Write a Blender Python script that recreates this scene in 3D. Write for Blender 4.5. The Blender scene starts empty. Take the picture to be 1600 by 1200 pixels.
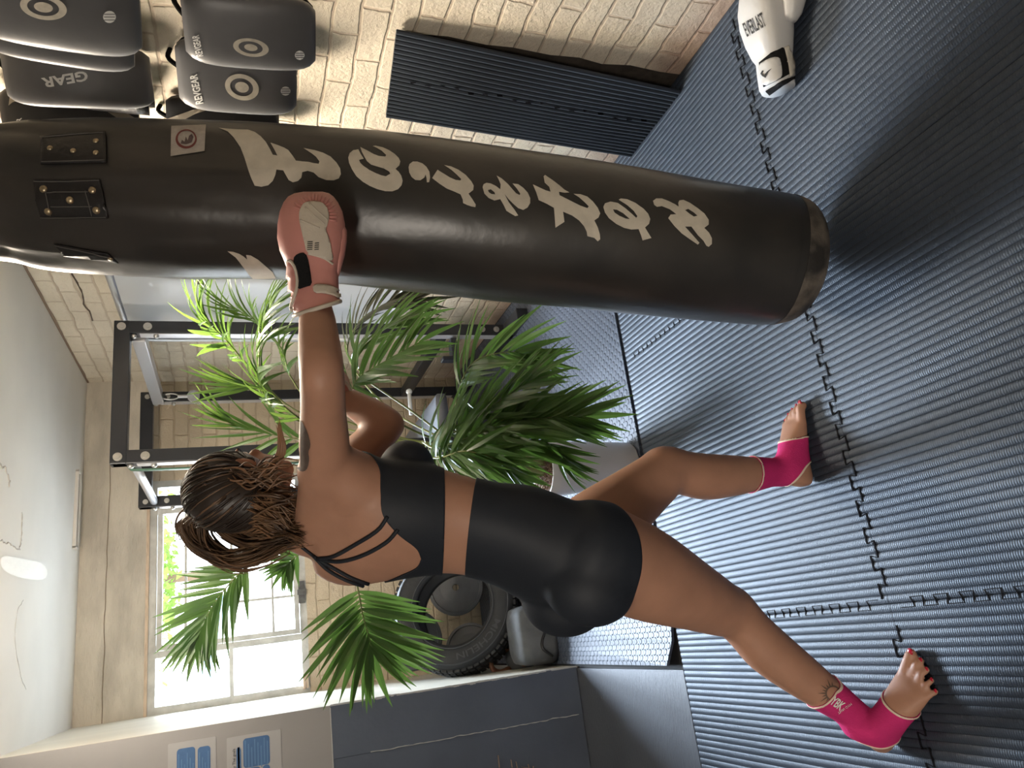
import bpy, bmesh, math, random
import numpy as np
from mathutils import Vector, Matrix
from mathutils.bvhtree import BVHTree

random.seed(7)
rng = np.random.default_rng(7)
SC = bpy.context.scene
COL = SC.collection
PI = math.pi

# ------------------------------------------------------------------ camera
# The phone was held on its side: world "up" points to the left of the frame.
F_PX = 1182.0                       # focal length in pixels of the 1600 px wide frame
RC = np.array([[0.94478577, 0.12766508, -0.30179708],
               [-0.32724587, 0.31972298, -0.88920603],
               [-0.0170291, 0.93887105, 0.34384759]])
CAM = np.array([0.0, 0.0, 1.47])
cd = bpy.data.cameras.new('camera')
cd.sensor_width = 36.0
cd.lens = F_PX * 36.0 / 1600.0
cd.clip_start = 0.02
cam = bpy.data.objects.new('camera', cd)
COL.objects.link(cam)
xa, ya, za = -RC[:, 1], RC[:, 0], RC[:, 2]
M = Matrix.Identity(4)
for r in range(3):
    M[r][0], M[r][1], M[r][2], M[r][3] = xa[r], ya[r], za[r], CAM[r]
cam.matrix_world = M
SC.camera = cam

def ray(x, y):
    """world direction through photo point (x, y); length 1 along the optical axis"""
    return RC @ np.array([(600 - y) / F_PX, -(x - 800) / F_PX, -1.0])
def px(x, y, d):
    return CAM + ray(x, y) * d
def onplane(x, y, ax, val):
    r = ray(x, y)
    return CAM + r * ((val - CAM[ax]) / r[ax])
def flo(x, y, z=0.0):
    return onplane(x, y, 2, z)
def unit(v):
    v = np.array(v, float)
    return v / (np.linalg.norm(v) + 1e-12)

# ------------------------------------------------------------------ materials
def mat(name, col, rough=0.5, metal=0.0, spec=0.5, noise=0.0, nscale=8.0, bump=0.0, bscale=60.0, col2=None,
        sss=0.0, emit=None, coat=0.0, stretch=None, detail=4.0):
    m = bpy.data.materials.new(name)
    m.use_nodes = True
    nt = m.node_tree
    b = nt.nodes['Principled BSDF']
    b.inputs['Base Color'].default_value = (*col, 1)
    b.inputs['Roughness'].default_value = rough
    b.inputs['Metallic'].default_value = metal
    b.inputs['Specular IOR Level'].default_value = spec
    if coat:
        b.inputs['Coat Weight'].default_value = coat
        b.inputs['Coat Roughness'].default_value = 0.25
    if sss:
        b.inputs['Subsurface Weight'].default_value = sss
        b.inputs['Subsurface Radius'].default_value = (0.012, 0.005, 0.003)
        b.inputs['Subsurface Scale'].default_value = 1.0
    tc = nt.nodes.new('ShaderNodeTexCoord')
    vec = tc.outputs['Object']
    if stretch:
        mp = nt.nodes.new('ShaderNodeMapping')
        mp.inputs['Scale'].default_value = stretch
        nt.links.new(vec, mp.inputs['Vector'])
        vec = mp.outputs['Vector']
    if noise or col2:
        n = nt.nodes.new('ShaderNodeTexNoise')
        n.inputs['Scale'].default_value = nscale
        n.inputs['Detail'].default_value = detail
        nt.links.new(vec, n.inputs['Vector'])
        mx = nt.nodes.new('ShaderNodeMix'); mx.data_type = 'RGBA'
        c2 = col2 if col2 else tuple(c * (1 - noise) for c in col)
        mx.inputs['A'].default_value = (*col, 1)
        mx.inputs['B'].default_value = (*c2, 1)
        rp = nt.nodes.new('ShaderNodeValToRGB')
        rp.color_ramp.elements[0].position = 0.38
        rp.color_ramp.elements[1].position = 0.66
        nt.links.new(n.outputs['Fac'], rp.inputs['Fac'])
        nt.links.new(rp.outputs['Color'], mx.inputs['Factor'])
        nt.links.new(mx.outputs['Result'], b.inputs['Base Color'])
    if bump:
        n2 = nt.nodes.new('ShaderNodeTexNoise')
        n2.inputs['Scale'].default_value = bscale
        n2.inputs['Detail'].default_value = 5
        nt.links.new(vec, n2.inputs['Vector'])
        bp = nt.nodes.new('ShaderNodeBump')
        bp.inputs['Strength'].default_value = bump
        bp.inputs['Distance'].default_value = 0.01
        nt.links.new(n2.outputs['Fac'], bp.inputs['Height'])
        nt.links.new(bp.outputs['Normal'], b.inputs['Normal'])
    if emit:
        b.inputs['Emission Color'].default_value = (*emit[0], 1)
        b.inputs['Emission Strength'].default_value = emit[1]
    return m

def math_node(nt, op, a, b=None, c=None):
    n = nt.nodes.new('ShaderNodeMath'); n.operation = op
    for i, v in enumerate((a, b, c)):
        if v is None: continue
        if isinstance(v, (int, float)): n.inputs[i].default_value = v
        else: nt.links.new(v, n.inputs[i])
    return n.outputs[0]

# ------------------------------------------------------------------ mesh helpers
def link_mesh(name, verts, faces, m, parent=None, smooth=False, mats=None, fmat=None):
    me = bpy.data.meshes.new(name)
    me.from_pydata([tuple(map(float, v)) for v in verts], [], [tuple(map(int, f)) for f in faces])
    for mm in (mats or [m]): me.materials.append(mm)
    if fmat is not None: me.polygons.foreach_set('material_index', list(fmat))
    if smooth: me.polygons.foreach_set('use_smooth', [True] * len(me.polygons))
    me.validate(); me.update()
    o = bpy.data.objects.new(name, me)
    COL.objects.link(o)
    if parent is not None:
        o.parent = parent
        # vertices are given in world space; only top-level things carry an offset
        o.matrix_parent_inverse = Matrix.Translation(-Vector(parent.location)) if parent.parent is None else Matrix.Identity(4)
    return o

def thing(name, label, cat, loc=(0, 0, 0), group=None):
    o = bpy.data.objects.new(name, None)
    COL.objects.link(o)
    o.empty_display_size = 0.05
    o.location = tuple(map(float, loc))
    o['label'] = label; o['category'] = cat
    if group: o['group'] = group
    return o
def tag(o, label, cat, group=None):
    o['label'] = label; o['category'] = cat
    if group: o['group'] = group
    return o
def structure(o):
    o['kind'] = 'structure'
    return o

class MB:
    """collects shapes for one mesh"""
    def __init__(s): s.v, s.f, s.m = [], [], []
    def add(s, v, f, mi=0):
        k = len(s.v); s.v += [tuple(p) for p in v]; s.f += [tuple(i + k for i in q) for q in f]; s.m += [mi] * len(f)
        return s
    def box(s, c, d, rz=0.0, mi=0, R=None):
        h = np.array(d) / 2.0
        cs = np.array([[x, y, z] for x in (-1, 1) for y in (-1, 1) for z in (-1, 1)]) * h
        if R is None:
            ca, sa = math.cos(rz), math.sin(rz)
            R = np.array([[ca, -sa, 0], [sa, ca, 0], [0, 0, 1]])
        return s.add(cs @ np.array(R).T + np.array(c), [(0, 1, 3, 2), (4, 6, 7, 5), (0, 4, 5, 1), (2, 3, 7, 6), (0, 2, 6, 4), (1, 5, 7, 3)], mi)
    def bar(s, a, b, w, h, up=(0, 0, 1), mi=0):
        a, b = np.array(a, float), np.array(b, float)
        t = unit(b - a); sd = unit(np.cross(t, up)); u = np.cross(sd, t)
        R = np.array([t, sd, u]).T
        return s.box((a + b) / 2, (np.linalg.norm(b - a), w, h), mi=mi, R=R)
    def tube(s, pts, r, n=10, mi=0, cap=True):
        pts = [np.array(p, float) for p in pts]
        rr = r if hasattr(r, '__len__') else [r] * len(pts)
        v, f = [], []
        prev = None
        for i, p in enumerate(pts):
            t = unit(pts[min(i + 1, len(pts) - 1)] - pts[max(i - 1, 0)])
            if prev is None: prev = unit(np.cross(t, (0, 0, 1) if abs(t[2]) < .9 else (1, 0, 0)))
            sd = unit(prev - t * (prev @ t)); prev = sd
            u = np.cross(t, sd)
            for k in range(n):
                a = 2 * PI * k / n
                v.append(p + rr[i] * (math.cos(a) * sd + math.sin(a) * u))
        for i in range(len(pts) - 1):
            for k in range(n):
                k2 = (k + 1) % n
                f.append((i * n + k, i * n + k2, (i + 1) * n + k2, (i + 1) * n + k))
        if cap:
            f.append(tuple(range(n - 1, -1, -1))); f.append(tuple(range((len(pts) - 1) * n, len(pts) * n)))
        return s.add(v, f, mi)
    def loft(s, rings, n=24, mi=0, power=2.0):
        """rings: (centre, axis a vec, axis b vec) closed with domed ends"""
        v, f = [], []
        for c, a, b in rings:
            for k in range(n):
                t = 2 * PI * k / n
                ct, st = math.cos(t), math.sin(t)
                ct = math.copysign(abs(ct) ** (2 / power), ct); st = math.copysign(abs(st) ** (2 / power), st)
                v.append(np.array(c) + ct * np.array(a) + st * np.array(b))
        m = len(rings)
        for i in range(m - 1):
            for k in range(n):
                k2 = (k + 1) % n
                f.append((i * n + k, i * n + k2, (i + 1) * n + k2, (i + 1) * n + k))
        f.append(tuple(range(n - 1, -1, -1))); f.append(tuple(range((m - 1) * n, m * n)))
        return s.add(v, f, mi)
    def ball(s, c, r, axes=None, n=16, m=10, mi=0):
        c = np.array(c, float)
        rx, ry, rz = r if hasattr(r, '__len__') else (r, r, r)
        A = np.eye(3) if axes is None else np.array(axes)
        v = [c + A[2] * rz]; f = []
        for i in range(1, m):
            th = PI * i / m
            for k in range(n):
                a = 2 * PI * k / n
                v.append(c + A[0] * rx * math.sin(th) * math.cos(a) + A[1] * ry * math.sin(th) * math.sin(a) + A[2] * rz * math.cos(th))
        v.append(c - A[2] * rz)
        for k in range(n): f.append((0, 1 + k, 1 + (k + 1) % n))
        for i in range(m - 2):
            for k in range(n):
                k2 = (k + 1) % n
                f.append((1 + i * n + k, 1 + (i + 1) * n + k, 1 + (i + 1) * n + k2, 1 + i * n + k2))
        L = len(v) - 1; b0 = 1 + (m - 2) * n
        for k in range(n): f.append((L, b0 + (k + 1) % n, b0 + k))
        return s.add(v, f, mi)
    def disc(s, c, nrm, r, h, n=16, mi=0):
        c = np.array(c, float); nrm = unit(nrm)
        return s.tube([c, c + nrm * h], r, n, mi)
    def build(s, name, m, parent=None, smooth=False, mats=None, bevel=0.0):
        o = link_mesh(name, s.v, s.f, m, parent, smooth, mats, s.m if mats else None)
        fix_normals(o)
        if bevel:
            bv = o.modifiers.new('bevel', 'BEVEL'); bv.width = bevel; bv.segments = 2; bv.limit_method = 'ANGLE'
        return o

def fix_normals(o):
    bm = bmesh.new(); bm.from_mesh(o.data)
    bmesh.ops.recalc_face_normals(bm, faces=bm.faces)
    bm.to_mesh(o.data); bm.free()

def bake(o, mods):
    """apply modifiers given as (type, dict) and return vertex and face arrays"""
    for t, kw in mods:
        md = o.modifiers.new(t, t)
        for k, v in kw.items(): setattr(md, k, v)
    dg = bpy.context.evaluated_depsgraph_get()
    ev = o.evaluated_get(dg)
    me = bpy.data.meshes.new_from_object(ev)
    o.modifiers.clear()
    old = o.data
    mats = [m for m in old.materials]
    o.data = me
    bpy.data.meshes.remove(old)
    if not me.materials:
        for m in mats: me.materials.append(m)
    return o

def arrays(o):
    me = o.data
    n = len(me.vertices)
    v = np.empty(n * 3); me.vertices.foreach_get('co', v); v = v.reshape(-1, 3)
    f = [tuple(p.vertices) for p in me.polygons]
    return v, f
def vnormals(o):
    me = o.data
    n = np.empty(len(me.vertices) * 3); me.vertices.foreach_get('normal', n)
    return n.reshape(-1, 3)
def bvh_of(o):
    v, f = arrays(o)
    return BVHTree.FromPolygons([tuple(p) for p in v], f)

def hit(bvh, x, y, off=0.0, fallback=None):
    r = Vector(ray(x, y)).normalized()
    loc, nrm, i, d = bvh.ray_cast(Vector(CAM), r)
    if loc is None:
        if fallback is None: return None
        return np.array(px(x, y, fallback))
    if nrm.dot(r) > 0: nrm = -nrm
    return np.array(loc + nrm * off)

def fill2d(loops, cell=None):
    """loops: closed 2-D outlines (outer and holes) -> triangles, cut on a grid so they can follow a curved surface"""
    bm = bmesh.new()
    edges = []
    for lp in loops:
        vs = [bm.verts.new((p[0], p[1], 0)) for p in lp]
        for i in range(len(vs)): edges.append(bm.edges.new((vs[i], vs[(i + 1) % len(vs)])))
    bmesh.ops.triangle_fill(bm, use_beauty=True, use_dissolve=False, edges=edges)
    if cell: grid_cut(bm, cell)
    bm.verts.ensure_lookup_table(); bm.verts.index_update()
    v = np.array([tuple(q.co)[:2] for q in bm.verts]); f = [tuple(q.index for q in p.verts) for p in bm.faces]
    bm.free()
    return v, f
def grid_cut(bm, cell):
    xs = [q.co.x for q in bm.verts]; ys = [q.co.y for q in bm.verts]
    for k in range(math.floor(min(xs) / cell) + 1, math.ceil(max(xs) / cell)):
        bmesh.ops.bisect_plane(bm, geom=bm.verts[:] + bm.edges[:] + bm.faces[:], plane_co=(k * cell, 0, 0), plane_no=(1, 0, 0))
    for k in range(math.floor(min(ys) / cell) + 1, math.ceil(max(ys) / cell)):
        bmesh.ops.bisect_plane(bm, geom=bm.verts[:] + bm.edges[:] + bm.faces[:], plane_co=(0, k * cell, 0), plane_no=(0, 1, 0))

def smooth_loop(pts, it=2):
    p = np.array(pts, float)
    for _ in range(it):
        q = np.roll(p, -1, axis=0)
        p = np.stack([0.75 * p + 0.25 * q, 0.25 * p + 0.75 * q], 1).reshape(-1, 2)
    return p

def patch(name, loopsets, bvh, off, m, parent, cell=6.0, smooth=0, fallback=None, thick=0.0):
    """a printed or sewn-on patch lying on a surface"""
    V, Fc = [], []
    for loops in loopsets:
        lp = [smooth_loop(l, smooth) if smooth else np.array(l, float) for l in loops]
        v2, f2 = fill2d(lp, cell)
        P3 = [hit(bvh, a, b, off, fallback) for a, b in v2]
        k = len(V)
        good = [p is not None for p in P3]
        V += [p if p is not None else np.zeros(3) for p in P3]
        Fc += [tuple(i + k for i in q) for q in f2 if all(good[i] for i in q)]
    o = link_mesh(name, V, Fc, m, parent, smooth=True)
    bm = bmesh.new(); bm.from_mesh(o.data)
    bmesh.ops.delete(bm, geom=[q for q in bm.verts if not q.link_faces], context='VERTS')
    for q in bm.faces:
        c = q.calc_center_median()
        if q.normal.dot(Vector(CAM) - c) < 0: q.normal_flip()
    bm.to_mesh(o.data); bm.free()
    if thick:
        md = o.modifiers.new('thick', 'SOLIDIFY'); md.thickness = thick; md.offset = 1.0
    return o

def text2d(body, size=1.0, bold=0.0, shear=0.0, cell=None):
    cu = bpy.data.curves.new('t', 'FONT')
    cu.body = body; cu.size = size; cu.offset = bold; cu.shear = shear; cu.resolution_u = 3
    o = bpy.data.objects.new('t', cu); COL.objects.link(o)
    dg = bpy.context.evaluated_depsgraph_get(); dg.update()
    me = bpy.data.meshes.new_from_object(o.evaluated_get(dg))
    bm = bmesh.new(); bm.from_mesh(me)
    bmesh.ops.remove_doubles(bm, verts=bm.verts, dist=1e-5)
    if cell: grid_cut(bm, cell)
    bm.verts.index_update()
    v = np.array([tuple(q.co)[:2] for q in bm.verts]); f = [tuple(q.index for q in p.verts) for p in bm.faces]
    bm.free(); bpy.data.objects.remove(o); bpy.data.curves.remove(cu); bpy.data.meshes.remove(me)
    return v, f
def text_patch(name, body, org, right, up, bvh, off, m, parent, bold=0.0, shear=0.0, cell=0.12):
    """lettering on a surface: org is the lower left corner, right spans the word, up the letter height (photo points)"""
    v, f = text2d(body, 1.0, bold, shear, cell)
    v = (v - v.min(0)) / (v.max(0) - v.min(0))
    pts = np.array(org) + v[:, :1] * np.array(right) + v[:, 1:] * np.array(up)
    P3 = [hit(bvh, a, b, off) for a, b in pts]
    good = [p is not None for p in P3]
    o = link_mesh(name, [p if p is not None else np.zeros(3) for p in P3], [q for q in f if all(good[i] for i in q)], m, parent)
    bm = bmesh.new(); bm.from_mesh(o.data)
    bmesh.ops.delete(bm, geom=[q for q in bm.verts if not q.link_faces], context='VERTS')
    bm.to_mesh(o.data); bm.free()
    return o

def spline(pts, n):
    """Catmull-Rom through points"""
    P = [np.array(p, float) for p in pts]
    P = [2 * P[0] - P[1]] + P + [2 * P[-1] - P[-2]]
    out = []
    segs = len(P) - 3
    for i in range(n):
        t = i / (n - 1) * segs
        k = min(int(t), segs - 1); u = t - k
        a, b, c, d = P[k:k + 4]
        out.append(0.5 * ((2 * b) + (-a + c) * u + (2 * a - 5 * b + 4 * c - d) * u * u + (-a + 3 * b - 3 * c + d) * u ** 3))
    return out

def clip_mesh(V, Fc, g, N=None):
    """keep the part of a mesh where g > 0, cut cleanly along g = 0"""
    V = list(map(np.array, V)); g = list(g); newf = []; cache = {}
    NN = list(map(np.array, N)) if N is not None else None
    def cut(a, b):
        k = (min(a, b), max(a, b))
        if k not in cache:
            t = g[a] / (g[a] - g[b])
            V.append(V[a] * (1 - t) + V[b] * t); g.append(0.0)
            if NN is not None: NN.append(unit(NN[a] * (1 - t) + NN[b] * t))
            cache[k] = len(V) - 1
        return cache[k]
    for q in Fc:
        s = [g[i] > 0 for i in q]
        if all(s): newf.append(tuple(q)); continue
        if not any(s): continue
        out = []
        for j in range(len(q)):
            a, b = q[j], q[(j + 1) % len(q)]
            if g[a] > 0: out.append(a)
            if (g[a] > 0) != (g[b] > 0): out.append(cut(a, b))
        if len(out) >= 3: newf.append(tuple(out))
    used = sorted({i for q in newf for i in q}); mp = {i: k for k, i in enumerate(used)}
    return np.array([V[i] for i in used]), [tuple(mp[i] for i in q) for q in newf], (np.array([NN[i] for i in used]) if NN is not None else None)
# ------------------------------------------------------------------ room
XW, YB, ZC = 1.72, 4.9, 2.31         # right wall, back wall, ceiling
XL, YG = -0.215, 3.44                # return of the grey wall and its front face
XLL, YF = -2.6, -1.6                 # unseen left side and the side behind the camera

def brick_mat(name, base, base2, mortar, expose, ubrick, axis, rough=0.85, big=1.0):
    """thick old paint over brick: bumpy courses, darker flakes where the paint is gone"""
    m = bpy.data.materials.new(name); m.use_nodes = True
    nt = m.node_tree; L = nt.links.new
    b = nt.nodes['Principled BSDF']; b.inputs['Roughness'].default_value = rough
    b.inputs['Specular IOR Level'].default_value = 0.3
    tc = nt.nodes.new('ShaderNodeTexCoord')
    sx = nt.nodes.new('ShaderNodeSeparateXYZ'); L(tc.outputs['Object'], sx.inputs[0])
    cb = nt.nodes.new('ShaderNodeCombineXYZ')
    L(sx.outputs['Y' if axis == 'x' else 'X'], cb.inputs[0]); L(sx.outputs['Z'], cb.inputs[1])
    nd = nt.nodes.new('ShaderNodeTexNoise'); nd.inputs['Scale'].default_value = 7; nd.inputs['Detail'].default_value = 3
    L(tc.outputs['Object'], nd.inputs['Vector'])
    wob = nt.nodes.new('ShaderNodeVectorMath'); wob.operation = 'MULTIPLY_ADD'
    wob.inputs[1].default_value = (0.045, 0.03, 0); L(nd.outputs['Color'], wob.inputs[0]); L(cb.outputs[0], wob.inputs[2])
    br = nt.nodes.new('ShaderNodeTexBrick')
    br.inputs['Scale'].default_value = 1.0
    br.inputs['Brick Width'].default_value = 0.215 * big; br.inputs['Row Height'].default_value = 0.080 * big
    br.inputs['Mortar Size'].default_value = 0.007; br.inputs['Mortar Smooth'].default_value = 0.7
    br.inputs['Color1'].default_value = (*base, 1); br.inputs['Color2'].default_value = (*base2, 1)
    br.inputs['Mortar'].default_value = (*mortar, 1)
    L(wob.outputs[0], br.inputs['Vector'])
    n1 = nt.nodes.new('ShaderNodeTexNoise'); n1.inputs['Scale'].default_value = 3.2; n1.inputs['Detail'].default_value = 9
    n1.inputs['Roughness'].default_value = 0.72
    L(tc.outputs['Object'], n1.inputs['Vector'])
    r1 = nt.nodes.new('ShaderNodeValToRGB')
    r1.color_ramp.elements[0].position = 0.60; r1.color_ramp.elements[0].color = (0, 0, 0, 1)
    r1.color_ramp.elements[1].position = 0.72; r1.color_ramp.elements[1].color = (ubrick, ubrick, ubrick, 1)
    L(n1.outputs['Fac'], r1.inputs['Fac'])
    mx = nt.nodes.new('ShaderNodeMix'); mx.data_type = 'RGBA'
    low = nt.nodes.new('ShaderNodeMapRange'); low.inputs['From Min'].default_value = 0.20; low.inputs['From Max'].default_value = 0.02
    L(math_node(nt, 'MULTIPLY_ADD', n1.outputs['Fac'], -0.35, math_node(nt, 'ADD', sx.outputs['Z'], 0.17)), low.inputs['Value'])
    expf = math_node(nt, 'MAXIMUM', r1.outputs['Color'], math_node(nt, 'MULTIPLY', low.outputs['Result'], 0.6 if axis == 'x' else 0.0))
    L(expf, mx.inputs['Factor']); L(br.outputs['Color'], mx.inputs['A']); mx.inputs['B'].default_value = (*expose, 1)
    n3 = nt.nodes.new('ShaderNodeTexNoise'); n3.inputs['Scale'].default_value = 1.3; n3.inputs['Detail'].default_value = 6
    L(tc.outputs['Object'], n3.inputs['Vector'])
    mr = nt.nodes.new('ShaderNodeMapRange'); mr.inputs['From Min'].default_value = 0.3; mr.inputs['From Max'].default_value = 0.7
    mr.inputs['To Min'].default_value = 0.78; mr.inputs['To Max'].default_value = 1.05
    L(n3.outputs['Fac'], mr.inputs['Value'])
    ml = nt.nodes.new('ShaderNodeMix'); ml.data_type = 'RGBA'; ml.blend_type = 'MULTIPLY'; ml.inputs['Factor'].default_value = 1
    L(mx.outputs['Result'], ml.inputs['A']); L(mr.outputs['Result'], ml.inputs['B'])
    L(ml.outputs['Result'], b.inputs['Base Color'])
    n2 = nt.nodes.new('ShaderNodeTexNoise'); n2.inputs['Scale'].default_value = 45; n2.inputs['Detail'].default_value = 6
    n2.inputs['Roughness'].default_value = 0.7
    L(tc.outputs['Object'], n2.inputs['Vector'])
    h = math_node(nt, 'MULTIPLY_ADD', br.outputs['Fac'], -0.38, math_node(nt, 'MULTIPLY', n2.outputs['Fac'], 0.8))
    h = math_node(nt, 'MULTIPLY_ADD', r1.outputs['Color'], -0.5, h)
    bp = nt.nodes.new('ShaderNodeBump'); bp.inputs['Strength'].default_value = 0.9; bp.inputs['Distance'].default_value = 0.012
    L(h, bp.inputs['Height']); L(bp.outputs['Normal'], b.inputs['Normal'])
    return m

M_brick_r = brick_mat('painted_brick_side', (0.80, 0.71, 0.57), (0.74, 0.65, 0.52), (0.64, 0.53, 0.41), (0.36, 0.19, 0.13), 0.55, 'x')
M_brick_b = brick_mat('painted_brick_back', (0.72, 0.60, 0.44), (0.68, 0.56, 0.41), (0.60, 0.48, 0.34), (0.33, 0.22, 0.16), 0.5, 'y')
M_conc = mat('board_marked_concrete', (0.62, 0.56, 0.47), 0.9, noise=0.28, nscale=5, bump=0.7, bscale=40, stretch=(0.6, 1, 1.6), spec=0.2, detail=8)
M_ceil = mat('ceiling_plaster', (0.74, 0.70, 0.64), 0.8, noise=0.10, nscale=1.6, bump=0.12, bscale=6, spec=0.2)
M_cream = mat('cream_gloss_paint', (0.70, 0.66, 0.56), 0.45, noise=0.12, nscale=3, bump=0.2, bscale=9, stretch=(1, 1, 0.25))
M_grey = mat('grey_wall_paint', (0.30, 0.29, 0.29), 0.6, noise=0.12, nscale=2, bump=0.08, bscale=20)
M_dark = mat('black_underlay', (0.012, 0.012, 0.014), 0.8)

def rough_edge(n, amp, seed):
    r = np.random.default_rng(seed)
    a = r.normal(0, 1, n); a = np.convolve(a, [0.25, 0.5, 0.25], 'same')
    return a * amp

# floor slab
structure(MB().box((-0.3, 1.7, -0.05), (5.0, 7.0, 0.1)).build('floor', M_dark))
# ceiling with its recessed slot and flaking patches
cl = structure(MB().box((-0.3, 1.7, ZC + 0.06), (5.2, 7.2, 0.12)).build('ceiling', M_ceil))
# right wall; its top edge against the ceiling is ragged
structure(MB().box((XW + 0.06, 1.7, ZC / 2), (0.12, 6.9, ZC)).build('wall_right', M_brick_r))
# ceiling plaster broken away along the right wall: dark ragged joint
mb = MB(); e1 = rough_edge(60, 0.006, 3)
ys = np.linspace(0.3, YB, 60)
for i in range(59):
    z0, z1 = ZC - 0.008 - abs(e1[i]), ZC - 0.008 - abs(e1[i + 1])
    mb.add([(XW - 0.004, ys[i], ZC), (XW - 0.004, ys[i + 1], ZC), (XW - 0.004, ys[i + 1], z1), (XW - 0.004, ys[i], z0),
            (XW, ys[i], ZC), (XW, ys[i + 1], ZC), (XW, ys[i + 1], z1), (XW, ys[i], z0)], [(0, 1, 2, 3), (3, 2, 6, 7), (4, 7, 6, 5)])
structure(mb.build('trim_1', mat('dark_joint', (0.20, 0.14, 0.10), 0.9)))
# shadow gap at the broken paint above the leaning mat, painted dark
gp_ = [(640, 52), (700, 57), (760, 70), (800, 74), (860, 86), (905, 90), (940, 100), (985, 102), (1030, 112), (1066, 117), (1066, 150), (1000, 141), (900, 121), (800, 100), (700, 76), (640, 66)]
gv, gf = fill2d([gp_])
structure(link_mesh('trim_10', [onplane(a, b_, 0, XW - 0.0015) for a, b_ in gv], gf, mat('broken_edge_shade', (0.055, 0.042, 0.032), 0.95, noise=0.4, nscale=30, bump=0.5, bscale=40)))
# a long crack in the brickwork high on the right wall
cr = [(XW - 0.002, y, ZC - 0.17 + e) for y, e in zip(np.linspace(2.2, 3.95, 46), rough_edge(46, 0.010, 5))]
structure(MB().tube(cr, [0.0025 + 0.002 * abs(math.sin(i * 1.7)) for i in range(46)], 5).build('trim_2', mat('crack', (0.10, 0.07, 0.05), 0.9)))

# back wall around the window: beam above, brick below and to the right
WX0, WX1, WZ0, WZ1 = XL, 1.09, 1.085, 1.955
wb = MB()
wb.box(((XL + XW) / 2, YB + 0.09, WZ0 / 2), (XW - XL + 0.24, 0.18, WZ0))
wb.box(((WX1 + XW + 0.12) / 2, YB + 0.09, (WZ0 + WZ1) / 2), (XW + 0.12 - WX1, 0.18, WZ1 - WZ0))
wb.box((XL - 0.06, YB + 0.09, (WZ0 + WZ1) / 2), (0.12, 0.18, WZ1 - WZ0))
structure(wb.build('wall_back', M_brick_b))
structure(MB().box(((XL + XW) / 2, YB + 0.085, (WZ1 + ZC) / 2), (XW - XL + 0.24, 0.19, ZC - WZ1)).build('trim_3', M_conc))
# board joint along the beam
jt = [(x, YB - 0.011, WZ1 + 0.215 + e) for x, e in zip(np.linspace(XL, XW, 50), rough_edge(50, 0.003, 9))]
structure(MB().tube(jt, 0.0022, 5).build('trim_4', mat('board_joint', (0.22, 0.17, 0.12), 0.9)))
# grey wall: pale return plus face, and unseen sides of the room
structure(MB().box((XL - 0.03, (YG + YB) / 2 + 0.0, ZC / 2), (0.06, YB - YG, ZC)).build('wall_inner', M_cream))
structure(MB().box(((XLL + XL) / 2 - 0.0005, YG - 0.002, ZC / 2), (XL - XLL - 0.001, 0.0038, ZC)).build('wall_left', M_grey))
structure(MB().box((XLL - 0.06, 0.9, ZC / 2), (0.12, 5.2, ZC)).build('wall_side', M_grey))
structure(MB().box((-0.45, YF - 0.06, ZC / 2), (4.5, 0.12, ZC)).build('wall_front', M_cream))
# pale arris of the return, torn at the mat
# ceiling details
M_slot = mat('slot_shadow', (0.34, 0.32, 0.30), 0.8)
def ceil_pt(x, y): return onplane(x, y, 2, ZC)
sl = [ceil_pt(*p) for p in ((111, 857), (119, 857), (122, 735), (115, 735))]
c0 = sum(sl) / 4
t = thing('ceiling_slot_vent', 'long thin slot vent let into the white ceiling near the back wall', 'vent', c0)
mbv = MB(); 
a0, a1 = (sl[0] + sl[1]) / 2, (sl[2] + sl[3]) / 2
a1[1] = a0[1]
wv = 0.075
for dy in (-wv / 2, wv / 2): mbv.box(((a0[0] + a1[0]) / 2, a0[1] + dy, ZC - 0.008), (abs(a1[0] - a0[0]), 0.012, 0.016))
for xx in (a0[0], a1[0]): mbv.box((xx, a0[1], ZC - 0.008), (0.012, wv + 0.012, 0.016))
mbv.build('vent_frame', M_ceil, t)
MB().box(((a0[0] + a1[0]) / 2, a0[1], ZC - 0.002), (abs(a1[0] - a0[0]) - 0.012, wv - 0.012, 0.004)).build('vent_slot', M_slot, t)
# flaking and cracks
def ceil_line(name, pts, r, m, n=24, amp=0.006, seed=1):
    P = spline([ceil_pt(*p) for p in pts], n)
    e = rough_edge(n, amp, seed)
    P = [p + np.array([e[i], e[-i], -0.0005]) for i, p in enumerate(P)]
    return structure(MB().tube(P, [r * (0.5 + abs(math.sin(i * 2.3))) for i in range(n)], 5).build(name, m))
M_crack = mat('ceiling_crack', (0.40, 0.37, 0.33), 0.9)
ceil_line('trim_5', [(34, 800), (33, 840), (30, 858)], 0.0022, M_crack, seed=2)
ceil_line('trim_6', [(0, 845), (14, 850), (31, 859)], 0.0022, M_crack, seed=4)
ceil_line('trim_7', [(40, 1080), (24, 1020), (26, 960), (36, 938)], 0.0012, M_crack, seed=6)
ceil_line('trim_8', [(0, 715), (6, 733), (13, 752), (16, 760)], 0.003, M_crack, amp=0.014, seed=8)
# repaired plaster patch
pp = smooth_loop([(0, 866), (28, 872), (72, 880), (74, 908), (30, 904), (0, 890)], 2)
v2, f2 = fill2d([pp])
o = structure(link_mesh('trim_9', [ceil_pt(a, b) - np.array([0, 0, 0.002]) for a, b in v2], f2, mat('plaster_patch', (0.80, 0.76, 0.68), 0.55, bump=0.3, bscale=30)))

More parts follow.
